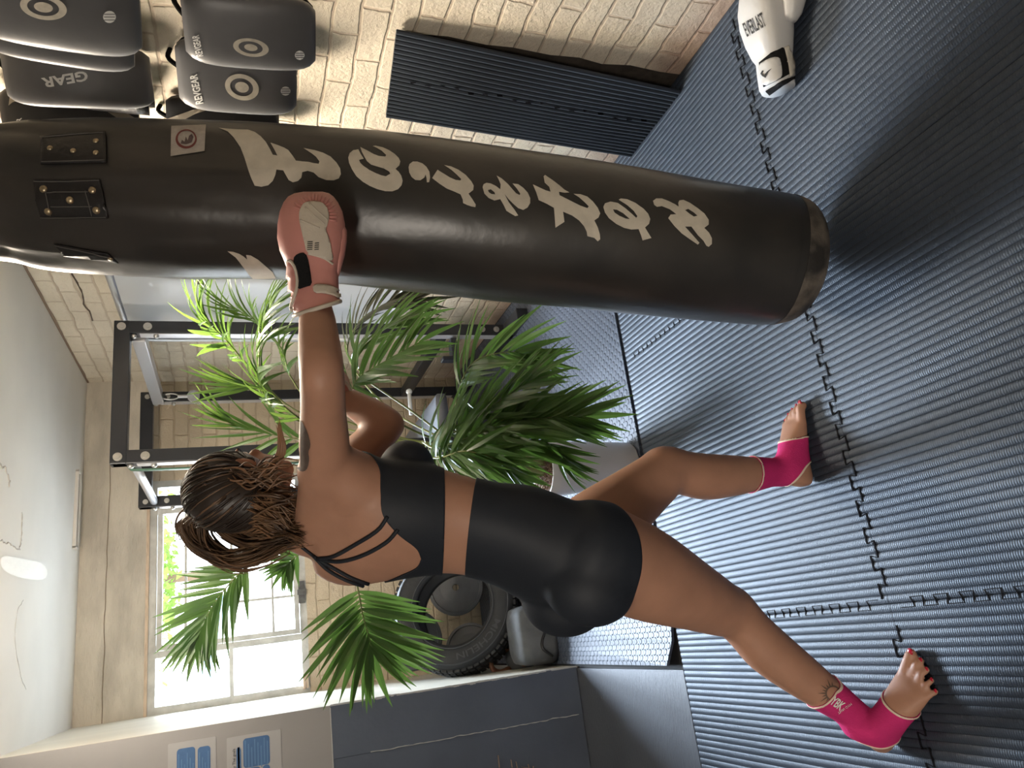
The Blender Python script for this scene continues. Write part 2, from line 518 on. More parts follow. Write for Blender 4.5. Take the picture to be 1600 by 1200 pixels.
# ------------------------------------------------------------------ window
M_frame = mat('weathered_window_paint', (0.62, 0.61, 0.57), 0.6, noise=0.25, nscale=12, bump=0.3, bscale=50)
M_woodtrim = mat('bare_wood', (0.62, 0.47, 0.34), 0.6, noise=0.2, nscale=20, stretch=(1, 1, 6))
gm = bpy.data.materials.new('window_glass'); gm.use_nodes = True
nt = gm.node_tree; nt.nodes.remove(nt.nodes['Principled BSDF'])
tr = nt.nodes.new('ShaderNodeBsdfTransparent'); gl = nt.nodes.new('ShaderNodeBsdfGlossy'); gl.inputs['Roughness'].default_value = 0.02
fr = nt.nodes.new('ShaderNodeFresnel'); fr.inputs['IOR'].default_value = 1.3
ms = nt.nodes.new('ShaderNodeMixShader')
nt.links.new(fr.outputs[0], ms.inputs[0]); nt.links.new(tr.outputs[0], ms.inputs[1]); nt.links.new(gl.outputs[0], ms.inputs[2])
nt.links.new(ms.outputs[0], nt.nodes['Material Output'].inputs['Surface'])
M_glass = gm

def wpt(x, y): return onplane(x, y, 1, YB)
w = thing('window_1', 'steel framed window with small panes in the back wall', 'window', ((WX0 + WX1) / 2, YB, WZ0)); w['kind'] = 'structure'
fm = MB(); fw = 0.038
YW = YB + 0.03
def hbar(x0, x1, z, w=0.03, d=0.05, y=YW, mb=None): (mb or fm).box(((x0 + x1) / 2, y, z), (x1 - x0, d, w))
def vbar(x, z0, z1, w=0.03, d=0.05, y=YW, mb=None): (mb or fm).box((x, y, (z0 + z1) / 2), (w, d + 0.006, z1 - z0 + 0.002))
hbar(WX0, WX1, WZ1 - 0.02, 0.04); hbar(WX0, WX1, WZ0 + 0.02, 0.04)
vbar(WX0 + 0.02, WZ0, WZ1, 0.04); vbar(WX1 - 0.02, WZ0, WZ1, 0.04)
XM = wpt(350, 1010)[0]
XM2 = wpt(240, 792)[0]
vbar(XM, WZ0, WZ1, 0.036, 0.06); vbar(XM2, WZ0, WZ1, 0.04, 0.06)
zmid = wpt(362, 1070)[2]
hbar(WX0, XM, zmid, 0.022)
fm.build('window_frame', M_frame, w)
# casement between the two mullions
cm = MB()
cx0, cx1, cz0, cz1 = XM + 0.02, XM2 - 0.02, WZ0 + 0.045, WZ1 - 0.045
for z in (cz0 + 0.014, cz1 - 0.014): hbar(cx0, cx1, z, 0.028, 0.05, YW - 0.012, cm)
for x in (cx0 + 0.014, cx1 - 0.014): vbar(x, cz0, cz1, 0.028, 0.05, YW - 0.012, cm)
for pxx in (290, 362, 425): hbar(cx0, cx1, wpt(pxx, 900)[2], 0.014, 0.03, YW - 0.01, cm)
vbar(wpt(400, 937)[0], cz0, wpt(362, 937)[2], 0.014, 0.03, YW - 0.01, cm)
cm.build('casement_frame', M_frame, w)
mh = MB(); hp = wpt(474, 925)
mh.box((hp[0], YB - 0.005, hp[2] + 0.012), (0.13, 0.02, 0.035)); mh.box((hp[0], YB - 0.02, hp[2] + 0.012), (0.03, 0.02, 0.05))
mh.build('window_latch', mat('old_steel', (0.18, 0.18, 0.18), 0.5, metal=0.6, noise=0.4, nscale=40), w)
MB().box(((WX0 + WX1) / 2, YW + 0.01, (WZ0 + WZ1) / 2), (WX1 - WX0 - 0.02, 0.004, WZ1 - WZ0 - 0.02)).build('window_pane', M_glass, w)
wt = MB(); wt.box(((WX0 + WX1) / 2, YB - 0.004, WZ1 + 0.006), (WX1 - WX0, 0.02, 0.016)); wt.build('window_head_trim', M_woodtrim, w)
# sill plaster lip and a pair of wooden wedges by the left corner
sp = wpt(481, 1065)
tw = thing('wooden_wedges', 'two short pale wood blocks wedged in the lower left window corner', 'wedge', (sp[0], YB - 0.02, WZ0))
for k, zz in enumerate((0.0, 0.017)): MB().box((sp[0] + 0.004 * k, YB - 0.018, sp[2] + 0.022 - zz), (0.075, 0.03, 0.014)).build('wood_block', M_woodtrim, tw)

# ------------------------------------------------------------------ outside the window
tree_m = bpy.data.materials.new('hedge_leaves'); tree_m.use_nodes = True
b = tree_m.node_tree.nodes['Principled BSDF']; b.inputs['Base Color'].default_value = (0.20, 0.36, 0.05, 1); b.inputs['Roughness'].default_value = 0.6
tb = MB(); tc_ = onplane(258, 905, 1, 13.0)
for k in range(420):
    a = rng.uniform(0, 2 * PI); q = tc_ + np.array([rng.normal(0, 0.55), rng.normal(0, 0.5), rng.normal(0.0, 0.06)])
    s = rng.uniform(0.05, 0.10); u = unit(rng.normal(size=3)); vv = unit(np.cross(u, rng.normal(size=3)))
    tb.add([q + u * s, q + vv * s * 0.5, q - u * s, q - vv * s * 0.5], [(0, 1, 2, 3)])
tt = thing('leafy_tree', 'bright green leafy tree seen through the top of the window', 'tree', (tc_[0], 13.0, 0))
tb.build('foliage', tree_m, tt)
MB().tube([(tc_[0], 13, -0.5), (tc_[0], 13, tc_[2])], [0.12, 0.06], 8).build('trunk', mat('bark', (0.2, 0.14, 0.09), 0.9), tt)
bm_ = mat('white_render', (0.86, 0.86, 0.86), 0.8)
yy = 11.0
q = [onplane(a, b_, 1, yy) for a, b_ in ((300, 1200), (470, 1200), (470, 700), (300, 700))]
bt = thing('pale_building', 'white rendered building across the yard outside the window', 'building', (q[0][0] / 2 + q[2][0] / 2, yy, 0))
MB().box(((q[0][0] + q[2][0]) / 2, yy + 0.5, 0.6), (abs(q[2][0] - q[0][0]) + 2, 1.0, 2.0)).build('wall', bm_, bt)
s4 = [onplane(a, b_, 1, yy - 0.06) for a, b_ in ((305, 1095), (322, 1095), (358, 930), (338, 930))]
mbx = MB(); back = [p + np.array([0, 0.05, 0]) for p in s4]
mbx.add(s4 + back, [(0, 1, 2, 3), (4, 7, 6, 5), (0, 4, 5, 1), (1, 5, 6, 2), (2, 6, 7, 3), (3, 7, 4, 0)])
mbx.build('grey_fascia', mat('slate_fascia', (0.25, 0.33, 0.45), 0.6, noise=0.3, nscale=10), bt)
structure(MB().box((0, 15, -0.55), (60, 20, 0.1)).build('ground_outside', mat('yard', (0.5, 0.5, 0.48), 0.9)))

# ------------------------------------------------------------------ floor mats
PITCH = 0.99 / 50
tm = bpy.data.materials.new('ridged_foam'); tm.use_nodes = True
nt = tm.node_tree; b = nt.nodes['Principled BSDF']; L = nt.links.new
tcn = nt.nodes.new('ShaderNodeTexCoord')
nz = nt.nodes.new('ShaderNodeTexNoise'); nz.inputs['Scale'].default_value = 5; nz.inputs['Detail'].default_value = 6
L(tcn.outputs['Object'], nz.inputs['Vector'])
mx = nt.nodes.new('ShaderNodeMix'); mx.data_type = 'RGBA'
mx.inputs['A'].default_value = (0.022, 0.029, 0.042, 1); mx.inputs['B'].default_value = (0.034, 0.044, 0.064, 1)
L(nz.outputs['Fac'], mx.inputs['Factor']); L(mx.outputs['Result'], b.inputs['Base Color'])
b.inputs['Roughness'].default_value = 0.52; b.inputs['Specular IOR Level'].default_value = 0.6; b.inputs['Specular Tint'].default_value = (0.74, 0.86, 1.0, 1)
wv_ = nt.nodes.new('ShaderNodeTexWave'); wv_.bands_direction = 'Y'; wv_.inputs['Scale'].default_value = 55; wv_.inputs['Distortion'].default_value = 1.2
wv_.inputs['Detail'].default_value = 2; wv_.inputs['Detail Scale'].default_value = 2
L(tcn.outputs['Object'], wv_.inputs['Vector'])
nz2 = nt.nodes.new('ShaderNodeTexNoise'); nz2.inputs['Scale'].default_value = 9
L(tcn.outputs['Object'], nz2.inputs['Vector'])
bp = nt.nodes.new('ShaderNodeBump'); bp.inputs['Strength'].default_value = 0.22; bp.inputs['Distance'].default_value = 0.004
L(math_node(nt, 'MULTIPLY', wv_.outputs['Fac'], nz2.outputs['Fac']), bp.inputs['Height']); L(bp.outputs['Normal'], b.inputs['Normal'])
M_ridge = tm
M_seam = mat('seam_shadow', (0.006, 0.006, 0.008), 0.9, spec=0.1)
M_seam2 = mat('seam_line', (0.02, 0.022, 0.028), 0.8, spec=0.1)

ZT = 0.020          # top of the foam tiles
prof = [(0.0, -0.0032), (0.05, -0.0021), (0.16, -0.0011), (0.33, -0.0003), (0.5, 0.0), (0.67, -0.0003), (0.84, -0.0010), (0.95, -0.0020)]
def tile(label, x0, x1, y0, y1, seam_front, seam_side, thin=False):
    t = thing('foam_floor_tile', label, 'floor mat', ((x0 + x1) / 2, (y0 + y1) / 2, 0))
    xs, zs = [], []
    n = int(round((x1 - x0) / PITCH))
    for k in range(n):
        for u, z in prof: xs.append(x0 + (k + u) * (x1 - x0) / n); zs.append(ZT + z)
    xs.append(x1); zs.append(ZT - 0.0032)
    ny = 5
    V, Fc = [], []
    for j in range(ny):
        y = y0 + (y1 - y0) * j / (ny - 1)
        for x, z in zip(xs, zs): V.append((x, y, z))
    m = len(xs)
    for j in range(ny - 1):
        for i in range(m - 1): Fc.append((j * m + i, j * m + i + 1, (j + 1) * m + i + 1, (j + 1) * m + i))
    kb = len(V)
    V += [(x0, y0, 0.001), (x1, y0, 0.001), (x1, y1, 0.001), (x0, y1, 0.001)]
    Fc += [(kb, kb + 3, kb + 2, kb + 1)]
    Fc += [tuple([kb, kb + 1] + list(range(m - 1, -1, -1))), tuple([kb + 3, kb + 2] + list(range((ny - 1) * m + m - 1, (ny - 1) * m - 1, -1)))[::-1]]
    Fc += [(kb, kb + 3, (ny - 1) * m, 0), (kb + 2, kb + 1, m - 1, (ny - 1) * m + m - 1)]
    o = link_mesh('foam_slab', V, Fc, M_ridge, t, smooth=False)
    # interlocking puzzle edge
    def puzzle(ax0, ax1, c, axis, h, wd, m_, nm):
        p = 0.066; k = 0; pts = []
        s = ax0
        while s < ax1:
            e = random.uniform(-0.003, 0.003)
            pts += [(s + 0.02 * p, h), (s + 0.60 * p + e, h), (s + 0.50 * p + e, -h), (s + 1.10 * p, -h)]
            s += p
        mbp = MB()
        for i in range(len(pts) - 1):
            (a, q), (b2, r2) = pts[i], pts[i + 1]
            wd2 = wd if q == r2 else wd * 0.35
            P0 = np.array([a, c + q]) ; P1 = np.array([b2, c + r2])
            d = unit(P1 - P0); nn = np.array([-d[1], d[0]]) * wd2 / 2
            quad = [P0 + nn, P0 - nn, P1 - nn, P1 + nn]
            if axis == 'y': quad = [q4[::-1] for q4 in quad]
            top = [(q4[0], q4[1], ZT + 0.0012) for q4 in quad]; bot = [(q4[0], q4[1], ZT - 0.004) for q4 in quad]
            mbp.add(top + bot, [(0, 1, 2, 3), (0, 4, 5, 1), (1, 5, 6, 2), (2, 6, 7, 3), (3, 7, 4, 0)])
        mbp.build(nm, m_, t)
    if seam_front: puzzle(x0 + 0.01, x1 - 0.06, y0 + 0.005, 'x', 0.011, 0.0042, M_seam, 'interlocking_edge')
    if seam_side: puzzle(y0 + 0.03, y1 - 0.06, x0, 'y', 0.011, seam_side, M_seam2, 'interlocking_edge')
    return t
X0, X1, X2 = -1.055, -0.065, 0.925
Y0, Y1, Y2 = 0.490, 1.484, 2.478
tile('ridged grey foam floor tile under the rear foot of the woman', X0, X1 - 0.001, Y1, Y2, True, False)
tile('ridged grey foam floor tile under the front foot, before the dotted rubber mat', X1, X2 - 0.001, Y1, Y2, True, 0.0017)
tile('ridged dark foam floor tile along the brick wall below the leaning mat', X2, XW - 0.004, Y1, Y2, True, 0.0012)
tile('ridged grey foam floor tile nearest the camera, left of the toes of the rear foot', X0, X1 - 0.001, Y0, Y1 - 0.001, False, False)
tile('ridged grey foam floor tile nearest the camera in front of the punch bag', X1, X2 - 0.001, Y0, Y1 - 0.001, False, 0.0020)
tile('ridged dark foam floor tile nearest the camera under the white boxing glove', X2, XW - 0.004, Y0, Y1 - 0.001, False, None)

# rubber stud mats on the back part of the floor
def stud_mat(name, col, sc=0.030, strength=0.5):
    m = bpy.data.materials.new(name); m.use_nodes = True
    nt = m.node_tree; b = nt.nodes['Principled BSDF']; L = nt.links.new
    b.inputs['Base Color'].default_value = (*col, 1); b.inputs['Roughness'].default_value = 0.55
    tcn = nt.nodes.new('ShaderNodeTexCoord'); s = nt.nodes.new('ShaderNodeSeparateXYZ'); L(tcn.outputs['Object'], s.inputs[0])
    def cell(ox, oy):
        fx = math_node(nt, 'SUBTRACT', math_node(nt, 'FRACT', math_node(nt, 'ADD', math_node(nt, 'DIVIDE', s.outputs['X'], sc), ox)), 0.5)
        fy = math_node(nt, 'SUBTRACT', math_node(nt, 'FRACT', math_node(nt, 'ADD', math_node(nt, 'DIVIDE', s.outputs['Y'], sc), oy)), 0.5)
        return math_node(nt, 'SQRT', math_node(nt, 'ADD', math_node(nt, 'MULTIPLY', fx, fx), math_node(nt, 'MULTIPLY', fy, fy)))
    d = math_node(nt, 'MINIMUM', cell(0, 0), cell(0.5, 0.5))
    mr = nt.nodes.new('ShaderNodeMapRange'); mr.inputs['From Min'].default_value = 0.20; mr.inputs['From Max'].default_value = 0.30
    mr.inputs['To Min'].default_value = 1; mr.inputs['To Max'].default_value = 0
    L(d, mr.inputs['Value'])
    bp = nt.nodes.new('ShaderNodeBump'); bp.inputs['Strength'].default_value = strength; bp.inputs['Distance'].default_value = 0.006
    L(mr.outputs['Result'], bp.inputs['Height']); L(bp.outputs['Normal'], b.inputs['Normal'])
    return m
M_stud = stud_mat('studded_rubber', (0.056, 0.070, 0.100), 0.040, 0.8)
r1 = MB(); sx0, sx1 = -0.205, 1.70
def sheet(mb, x0, x1, y0, y1, z0, z1, lift=0.0):
    V, Fc = [], []; n = 24
    for j, y in enumerate((y0, y1)):
        for i in range(n + 1):
            x = x0 + (x1 - x0) * i / n
            l = lift * max(0, 1 - (x - x0) / 0.16) ** 2 if j == 0 else 0
            V += [(x, y + l * 0.8, z0 + l), (x, y + l * 0.8, z1 + l)]
    for i in range(n):
        a, b2 = 2 * i, 2 * (n + 1) + 2 * i
        Fc += [(a + 1, b2 + 1, b2 + 3, a + 3), (a, a + 2, b2 + 2, b2), (a, a + 1, a + 3, a + 2), (b2, b2 + 2, b2 + 3, b2 + 1)]
    m2 = 2 * (n + 1)
    Fc += [(0, m2, m2 + 1, 1), (2 * n, 2 * n + 1, m2 + 2 * n + 1, m2 + 2 * n)]
    mb.add(V, Fc)
sheet(r1, sx0, sx1, 2.515, 3.60, 0.001, 0.012, 0.035)
tag(r1.build('rubber_mat', M_stud), 'studded grey rubber mat whose front left corner curls up', 'rubber mat')
r2 = MB(); sheet(r2, sx0, sx1, 3.605, 4.87, 0.001, 0.011)
tag(r2.build('rubber_mat', M_stud), 'studded grey rubber mat at the back, under the rack and the tyre', 'rubber mat')
M_fine = mat('fine_ribbed_foam', (0.085, 0.095, 0.115), 0.5, noise=0.15, nscale=3, bump=0.25, bscale=180, stretch=(0.15, 1, 1))
r3 = MB(); r3.box(((XLL + sx0) / 2 - 0.008, (2.485 + YG) / 2 - 0.004, 0.009), (sx0 - XLL - 0.02, YG - 2.485 - 0.012, 0.016))
fl = tag(r3.build('flat_floor_mat', M_fine), 'flat finely ribbed grey floor mat against the grey wall', 'floor mat')
# ------------------------------------------------------------------ punch bag
def vinyl_mat(name, col, rough, smudge, bumpiness=0.25):
    m = mat(name, col, rough, spec=0.5, col2=smudge, nscale=3.2, bump=bumpiness, bscale=5.5, detail=6)
    return m
M_bag = vinyl_mat('worn_black_vinyl', (0.024, 0.0235, 0.023), 0.32, (0.050, 0.044, 0.039), 0.4)
M_bagend = mat('scuffed_bag_end', (0.022, 0.020, 0.018), 0.7, col2=(0.26, 0.22, 0.18), nscale=9, bump=0.6, bscale=26, detail=9)
M_print = mat('cream_print', (0.60, 0.55, 0.46), 0.55, noise=0.16, nscale=25, bump=0.1, bscale=60)
M_brass = mat('dull_brass', (0.55, 0.45, 0.30), 0.35, metal=0.9, noise=0.3, nscale=60)
M_vinyl = mat('black_strap_vinyl', (0.014, 0.013, 0.014), 0.33, bump=0.3, bscale=30)
M_velcro = mat('black_velcro', (0.012, 0.012, 0.013), 0.9, bump=0.3, bscale=200, spec=0.15)
M_stitch = mat('grey_stitching', (0.10, 0.095, 0.09), 0.7)

# (photo x, upper and lower silhouette, depth along the view axis)
bagsec = [(-95, 214, 400, 1.735), (-30, 204, 404, 1.740), (40, 196, 412, 1.745), (100, 192, 425, 1.75), (200, 190, 433, 1.765), (300, 194, 437, 1.78),
          (420, 199, 438, 1.80), (520, 206, 444, 1.815), (600, 211, 452, 1.83), (700, 222, 462, 1.845), (800, 236, 473, 1.86), (900, 250, 481, 1.875),
          (1000, 266, 491, 1.89), (1100, 284, 500, 1.905), (1190, 299, 507, 1.92)]
cen = [px(x, (a + b) / 2, d) for x, a, b, d in bagsec]
rad = [(b - a) / 2 * d / F_PX * 0.99 for x, a, b, d in bagsec]
# rounded bottom end
axd = unit(cen[-1] - cen[-2])
for s_, k in ((0.030, 0.985), (0.060, 0.955), (0.085, 0.905), (0.103, 0.83), (0.116, 0.72), (0.123, 0.58), (0.127, 0.40), (0.128, 0.2)):
    cen.append(cen[14] + axd * s_); rad.append(rad[14] * k)
nb = 96
dense_c = spline(cen, 150); rr_ = [r[0] for r in spline([(r,) for r in rad], 150)]
bag_top = dense_c[0]
t_bag = thing('punch_bag', 'tall black vinyl punch bag with cream lettering hanging beside the woman', 'punch bag', (bag_top[0], bag_top[1], dense_c[-1][2]))
V, Fc = [], []
e1 = unit(np.cross((0, 1, 0), axd))
for i, c in enumerate(dense_c):
    t_ = unit(dense_c[min(i + 1, 149)] - dense_c[max(i - 1, 0)])
    sd = unit(np.cross((0, 1, 0), t_)); up_ = np.cross(t_, sd)
    s_ = i / 149.0
    for k in range(nb):
        a = 2 * PI * k / nb
        # long soft creases pulled by the hanging straps, fading down the bag
        w_ = max(0, 1 - s_ / 0.42)
        cre = 0.0065 * w_ * (math.sin(a * 6 + s_ * 9) * 0.6 + math.sin(a * 11 - s_ * 14 + 1.3) * 0.5)
        cre += 0.003 * math.sin(a * 3 + s_ * 11) * (0.35 + 0.65 * math.sin(s_ * 7) ** 2)
        cre += 0.0085 * w_ * ((1 - abs(math.sin(a * 3.5 + s_ * 5 + 0.4))) ** 5 - 0.5 * (1 - abs(math.sin(a * 4.5 - s_ * 7))) ** 5)
        rr = rr_[i] + cre * min(1.0, (149 - i) / 20.0)
        V.append(c + rr * (math.cos(a) * sd + math.sin(a) * up_))
for i in range(149):
    for k in range(nb):
        k2 = (k + 1) % nb
        Fc.append((i * nb + k, i * nb + k2, (i + 1) * nb + k2, (i + 1) * nb + k))
Fc.append(tuple(range(nb))); Fc.append(tuple(range(149 * nb + nb - 1, 149 * nb - 1, -1)))
bag = link_mesh('bag_cover', V, Fc, M_bag, t_bag, smooth=True); fix_normals(bag)
bag_bvh = bvh_of(bag)
# grimy end cap: the lower rounded part gets its own scuffed leather cover
i0 = 105
V2, F2 = [], []
for i in range(i0, 150):
    for k in range(nb):
        p = np.array(V[i * nb + k]); V2.append(p + unit(p - dense_c[min(i, 110)]) * 0.0012)
n2 = 150 - i0
for i in range(n2 - 1):
    for k in range(nb):
        k2 = (k + 1) % nb
        F2.append((i * nb + k, i * nb + k2, (i + 1) * nb + k2, (i + 1) * nb + k))
F2.append(tuple(range((n2 - 1) * nb, n2 * nb)))
ec = link_mesh('end_cap', V2, F2, M_bagend, t_bag, smooth=True); fix_normals(ec)
# lettering traced from the bag
def tr(pts, o, s): return [(o[0] + x / s, o[1] + y / s) for x, y in pts]
G = []
G.append([tr([(90,80),(200,125),(270,195),(350,310),(400,440),(440,570),(480,680),(520,765),(600,778),(680,760),(735,710),(765,640),(778,575),(860,585),(890,640),(925,700),(975,725),(1035,710),(1075,670),(1085,605),(1150,590),(1220,610),(1280,665),(1370,700),(1460,703),(1520,680),(1545,630),(1535,560),(1490,490),(1420,420),(1330,375),(1230,345),(1100,320),(1200,385),(1250,425),(1290,480),(1280,508),(1220,500),(1160,485),(1090,480),(1010,470),(970,410),(920,345),(870,315),(780,280),(705,255),(750,330),(790,410),(735,400),(700,330),(650,245),(590,180),(520,130),(440,103),(320,100),(200,92)], (330,190), 7.619)])
G.append([tr([(330,205),(440,260),(540,315),(620,345),(720,355),(735,330),(660,260),(580,215),(525,190),(570,185),(680,210),(780,255),(870,315),(930,375),(955,430),(940,490),(880,545),(930,590),(970,650),(992,730),(975,800),(920,860),(830,893),(720,890),(600,860),(480,810),(370,745),(270,660),(200,550),(155,450),(142,370),(165,300),(220,255),(300,242),(340,320),(385,388),(310,405),(330,450),(380,500),(470,560),(570,610),(660,645),(730,660),(800,620),(780,585),(700,540),(600,510),(500,480),(435,425),(400,365),(355,280)], (530,210), 10)])
G.append([tr([(1085,520),(1100,470),(1150,432),(1220,432),(1300,460),(1360,510),(1410,590),(1420,680),(1405,750),(1370,755),(1365,690),(1350,630),(1330,680),(1270,722),(1190,718),(1130,670),(1095,600)], (530,210), 10)])
G.append([tr([(135,345),(210,230),(290,280),(380,335),(460,370),(525,378),(540,360),(480,300),(400,230),(300,165),(400,185),(500,230),(600,300),(680,390),(712,450),(705,510),(640,560),(690,630),(740,710),(735,745),(680,735),(620,715),(565,690),(560,640),(530,570),(440,530),(340,490),(240,425)], (660,240), 8.889)])
G.append([tr([(835,470),(850,430),(890,410),(950,420),(1020,455),(1080,500),(1085,430),(1065,380),(1030,310),(1100,350),(1190,430),(1250,500),(1300,555),(1350,580),(1358,560),(1310,490),(1250,420),(1330,430),(1400,480),(1460,545),(1495,620),(1495,690),(1460,750),(1400,785),(1330,760),(1260,700),(1200,640),(1140,565),(1200,680),(1270,770),(1330,860),(1290,870),(1220,830),(1165,795),(1130,720),(1080,635),(1000,655),(920,620),(860,560)], (660,240), 8.889),
          tr([(910,510),(950,500),(1000,540),(1010,570),(960,565),(920,540)], (660,240), 8.889)])
G.append([tr([(115,265),(200,305),(300,350),(370,370),(350,300),(285,240),(270,150),(290,130),(400,205),(500,280),(570,340),(640,380),(570,385),(490,370),(500,420),(600,470),(700,520),(800,570),(900,605),(920,580),(860,520),(780,450),(700,400),(800,405),(900,440),(980,510),(1050,600),(1085,680),(1060,740),(1000,780),(1050,880),(1080,980),(1085,1050),(1050,1080),(1000,1030),(900,1005),(890,940),(850,860),(780,780),(680,710),(550,655),(570,800),(440,885),(430,740),(418,600),(320,545),(200,490),(160,370)], (820,260), 9.228)])
G.append([tr([(100,270),(120,225),(190,203),(280,220),(380,290),(450,350),(510,405),(525,385),(480,320),(400,250),(290,180),(320,165),(400,175),(500,220),(600,290),(660,355),(685,420),(670,480),(620,525),(660,590),(700,655),(590,685),(570,620),(540,545),(450,550),(360,530),(260,480),(170,410),(120,340)], (930,290), 8),
          tr([(220,300),(270,305),(350,350),(430,420),(380,415),(300,380),(240,340)], (930,290), 8)])
G.append([tr([(720,195),(760,165),(830,165),(920,200),(1000,240),(1040,268),(1035,220),(1050,190),(1100,183),(1180,220),(1270,280),(1360,350),(1415,430),(1415,490),(1360,530),(1420,590),(1455,660),(1455,730),(1415,765),(1385,750),(1350,690),(1280,620),(1200,515),(1120,515),(1180,580),(1300,715),(1280,738),(1180,670),(1080,600),(990,510),(910,410),(940,365),(1010,360),(930,300),(830,260),(770,270),(735,245)], (930,290), 8),
          tr([(1120,310),(1160,295),(1230,340),(1275,380),(1230,390),(1170,350)], (930,290), 8)])
for k, g in enumerate(G):
    patch('lettering', [g], bag_bvh, 0.0016, M_print, t_bag, cell=8)
# the same word begins again round the left side of the bag
patch('lettering', [[tr([(190,270),(300,280),(420,320),(500,370),(570,430),(550,340),(640,350),(780,430),(930,560),(1060,670),(1120,790),(900,800),(680,800),(600,720),(520,610),(430,490),(350,390)], (340,370), 12.308)]], bag_bvh, 0.0016, M_print, t_bag, cell=5)
# white maker's badge with a red ring and figure
badge = patch('maker_badge', [[[(268, 198), (322, 196), (320, 237), (267, 245)]]], bag_bvh, 0.0022, mat('badge_cloth', (0.42, 0.38, 0.34), 0.8, noise=0.15, nscale=80), t_bag, cell=6)
def ring_px(cx, cy, rx, ry, n=28, rot=0.0):
    return [(cx + rx * math.cos(t) * math.cos(rot) - ry * math.sin(t) * math.sin(rot), cy + rx * math.cos(t) * math.sin(rot) + ry * math.sin(t) * math.cos(rot)) for t in np.linspace(0, 2 * PI, n, endpoint=False)]
patch('badge_ring', [[ring_px(291.5, 219, 16.5, 15), ring_px(292, 218, 13.5, 12)]], bag_bvh, 0.0034, mat('badge_red', (0.16, 0.04, 0.035), 0.7), badge, cell=4)
patch('badge_figure', [[[(283, 226), (285, 220), (289, 223), (291, 215), (294, 221), (296, 214), (300, 211), (303, 216), (300, 224), (295, 226), (291, 227)]]], bag_bvh, 0.0034, mat('badge_ink', (0.10, 0.07, 0.07), 0.7), badge, cell=4)
# riveted strap plates
def strap(poly, inner, rivets, rr2, nm='hanging_strap'):
    s_ = patch(nm, [[poly]], bag_bvh, 0.0035, M_vinyl, t_bag, cell=6, thick=0.004)
    for a, b2 in inner:
        pts = [hit(bag_bvh, a[0] + (b2[0] - a[0]) * q, a[1] + (b2[1] - a[1]) * q, 0.0085) for q in np.linspace(0, 1, 12)]
        MB().tube([p for p in pts if p is not None], 0.0011, 5).build('stitching', M_stitch, s_)
    for rx, ry in rivets:
        c = hit(bag_bvh, rx, ry, 0.0075); n_ = unit(c - hit(bag_bvh, rx, ry, 0.0))
        MB().ball(c, (rr2, rr2, rr2 * 0.6), axes=[unit(np.cross(n_, (0, 1, 0.3))), np.cross(n_, unit(np.cross(n_, (0, 1, 0.3)))), n_], n=12, m=8).build('rivet', M_brass, s_, smooth=True)
    return s_
strap([(55, 281), (158, 280), (166, 318), (171, 340), (67, 340), (58, 312)], [((56, 284), (158, 282)), ((76, 302), (140, 302)), ((82, 322), (146, 322)), ((66, 338), (168, 338)), ((74, 300), (82, 336)), ((136, 300), (146, 336))],
      [(71, 297), (78, 329), (112, 313), (147, 299), (153, 328)], 0.0082)
strap([(66, 216), (166, 208), (168, 256), (66, 258)], [((68, 219), (164, 211)), ((68, 255), (166, 253))], [(81, 235), (117, 239), (152, 224), (152, 242)], 0.0062)
strap([(86, 380), (170, 394), (186, 408), (100, 396)], [((90, 383), (172, 398))], [(174, 401)], 0.0055)
# gathered seam and grime folds at the bottom, hanging chain above
hang = np.array([bag_top[0] + 0.03, bag_top[1] + 0.04, ZC])
ch = MB()
for k in range(4):
    a = PI / 4 + k * PI / 2
    ch.tube([dense_c[1] + np.array([math.cos(a) * 0.13, math.sin(a) * 0.13, -0.03]), dense_c[0] + np.array([math.cos(a) * 0.06, math.sin(a) * 0.06, 0.06]), hang - np.array([0, 0, 0.07])], 0.012, 8)
ch.build('hanging_webbing', M_vinyl, t_bag)
MB().tube([hang - np.array([0, 0, 0.09]), hang], 0.009, 8).build('ceiling_hook', mat('hook_steel', (0.3, 0.3, 0.3), 0.4, metal=0.9), t_bag)

# ------------------------------------------------------------------ kick pads on the right wall
M_pad = mat('grey_pad_vinyl', (0.125, 0.125, 0.132), 0.38, spec=0.5, noise=0.25, nscale=4, bump=0.12, bscale=14, detail=6)
M_padb = mat('black_pad_vinyl', (0.022, 0.022, 0.024), 0.42, spec=0.5, noise=0.3, nscale=5, bump=0.12, bscale=16)
M_padback = mat('black_pad_back', (0.006, 0.006, 0.006), 0.9, spec=0.1, bump=0.3, bscale=60)
M_ring = mat('worn_cream_print', (0.62, 0.57, 0.48), 0.5, noise=0.2, nscale=50)
M_white = mat('white_print', (0.80, 0.80, 0.78), 0.5, noise=0.12, nscale=60)
M_ink = mat('black_print', (0.015, 0.015, 0.017), 0.6)
M_tan = mat('tan_binding', (0.36, 0.32, 0.26), 0.7, noise=0.15, nscale=30)

def pad_body(name, c, L, W, T, F, S, U, bend, m, parent, back=False):
    """kick pad: long axis U, width axis S, striking face towards F, bowed along its length"""
    c, F, S, U = map(np.array, (c, F, S, U))
    rings = []
    n = 22
    for i in range(n):
        s_ = -1 + 2 * i / (n - 1)
        k = (1 - abs(s_) ** 5.0) ** 0.5 if abs(s_) < 0.999 else 0.12
        k = max(k, 0.2)
        cc = c + U * (s_ * L / 2) + F * (-bend * s_ * s_)
        rings.append((cc, S * (W / 2 * (0.62 + 0.38 * k)), F * (T / 2 * (0.45 + 0.55 * k))))
    return MB().loft(rings, 40, power=3.4).build(name, m, parent, smooth=True)

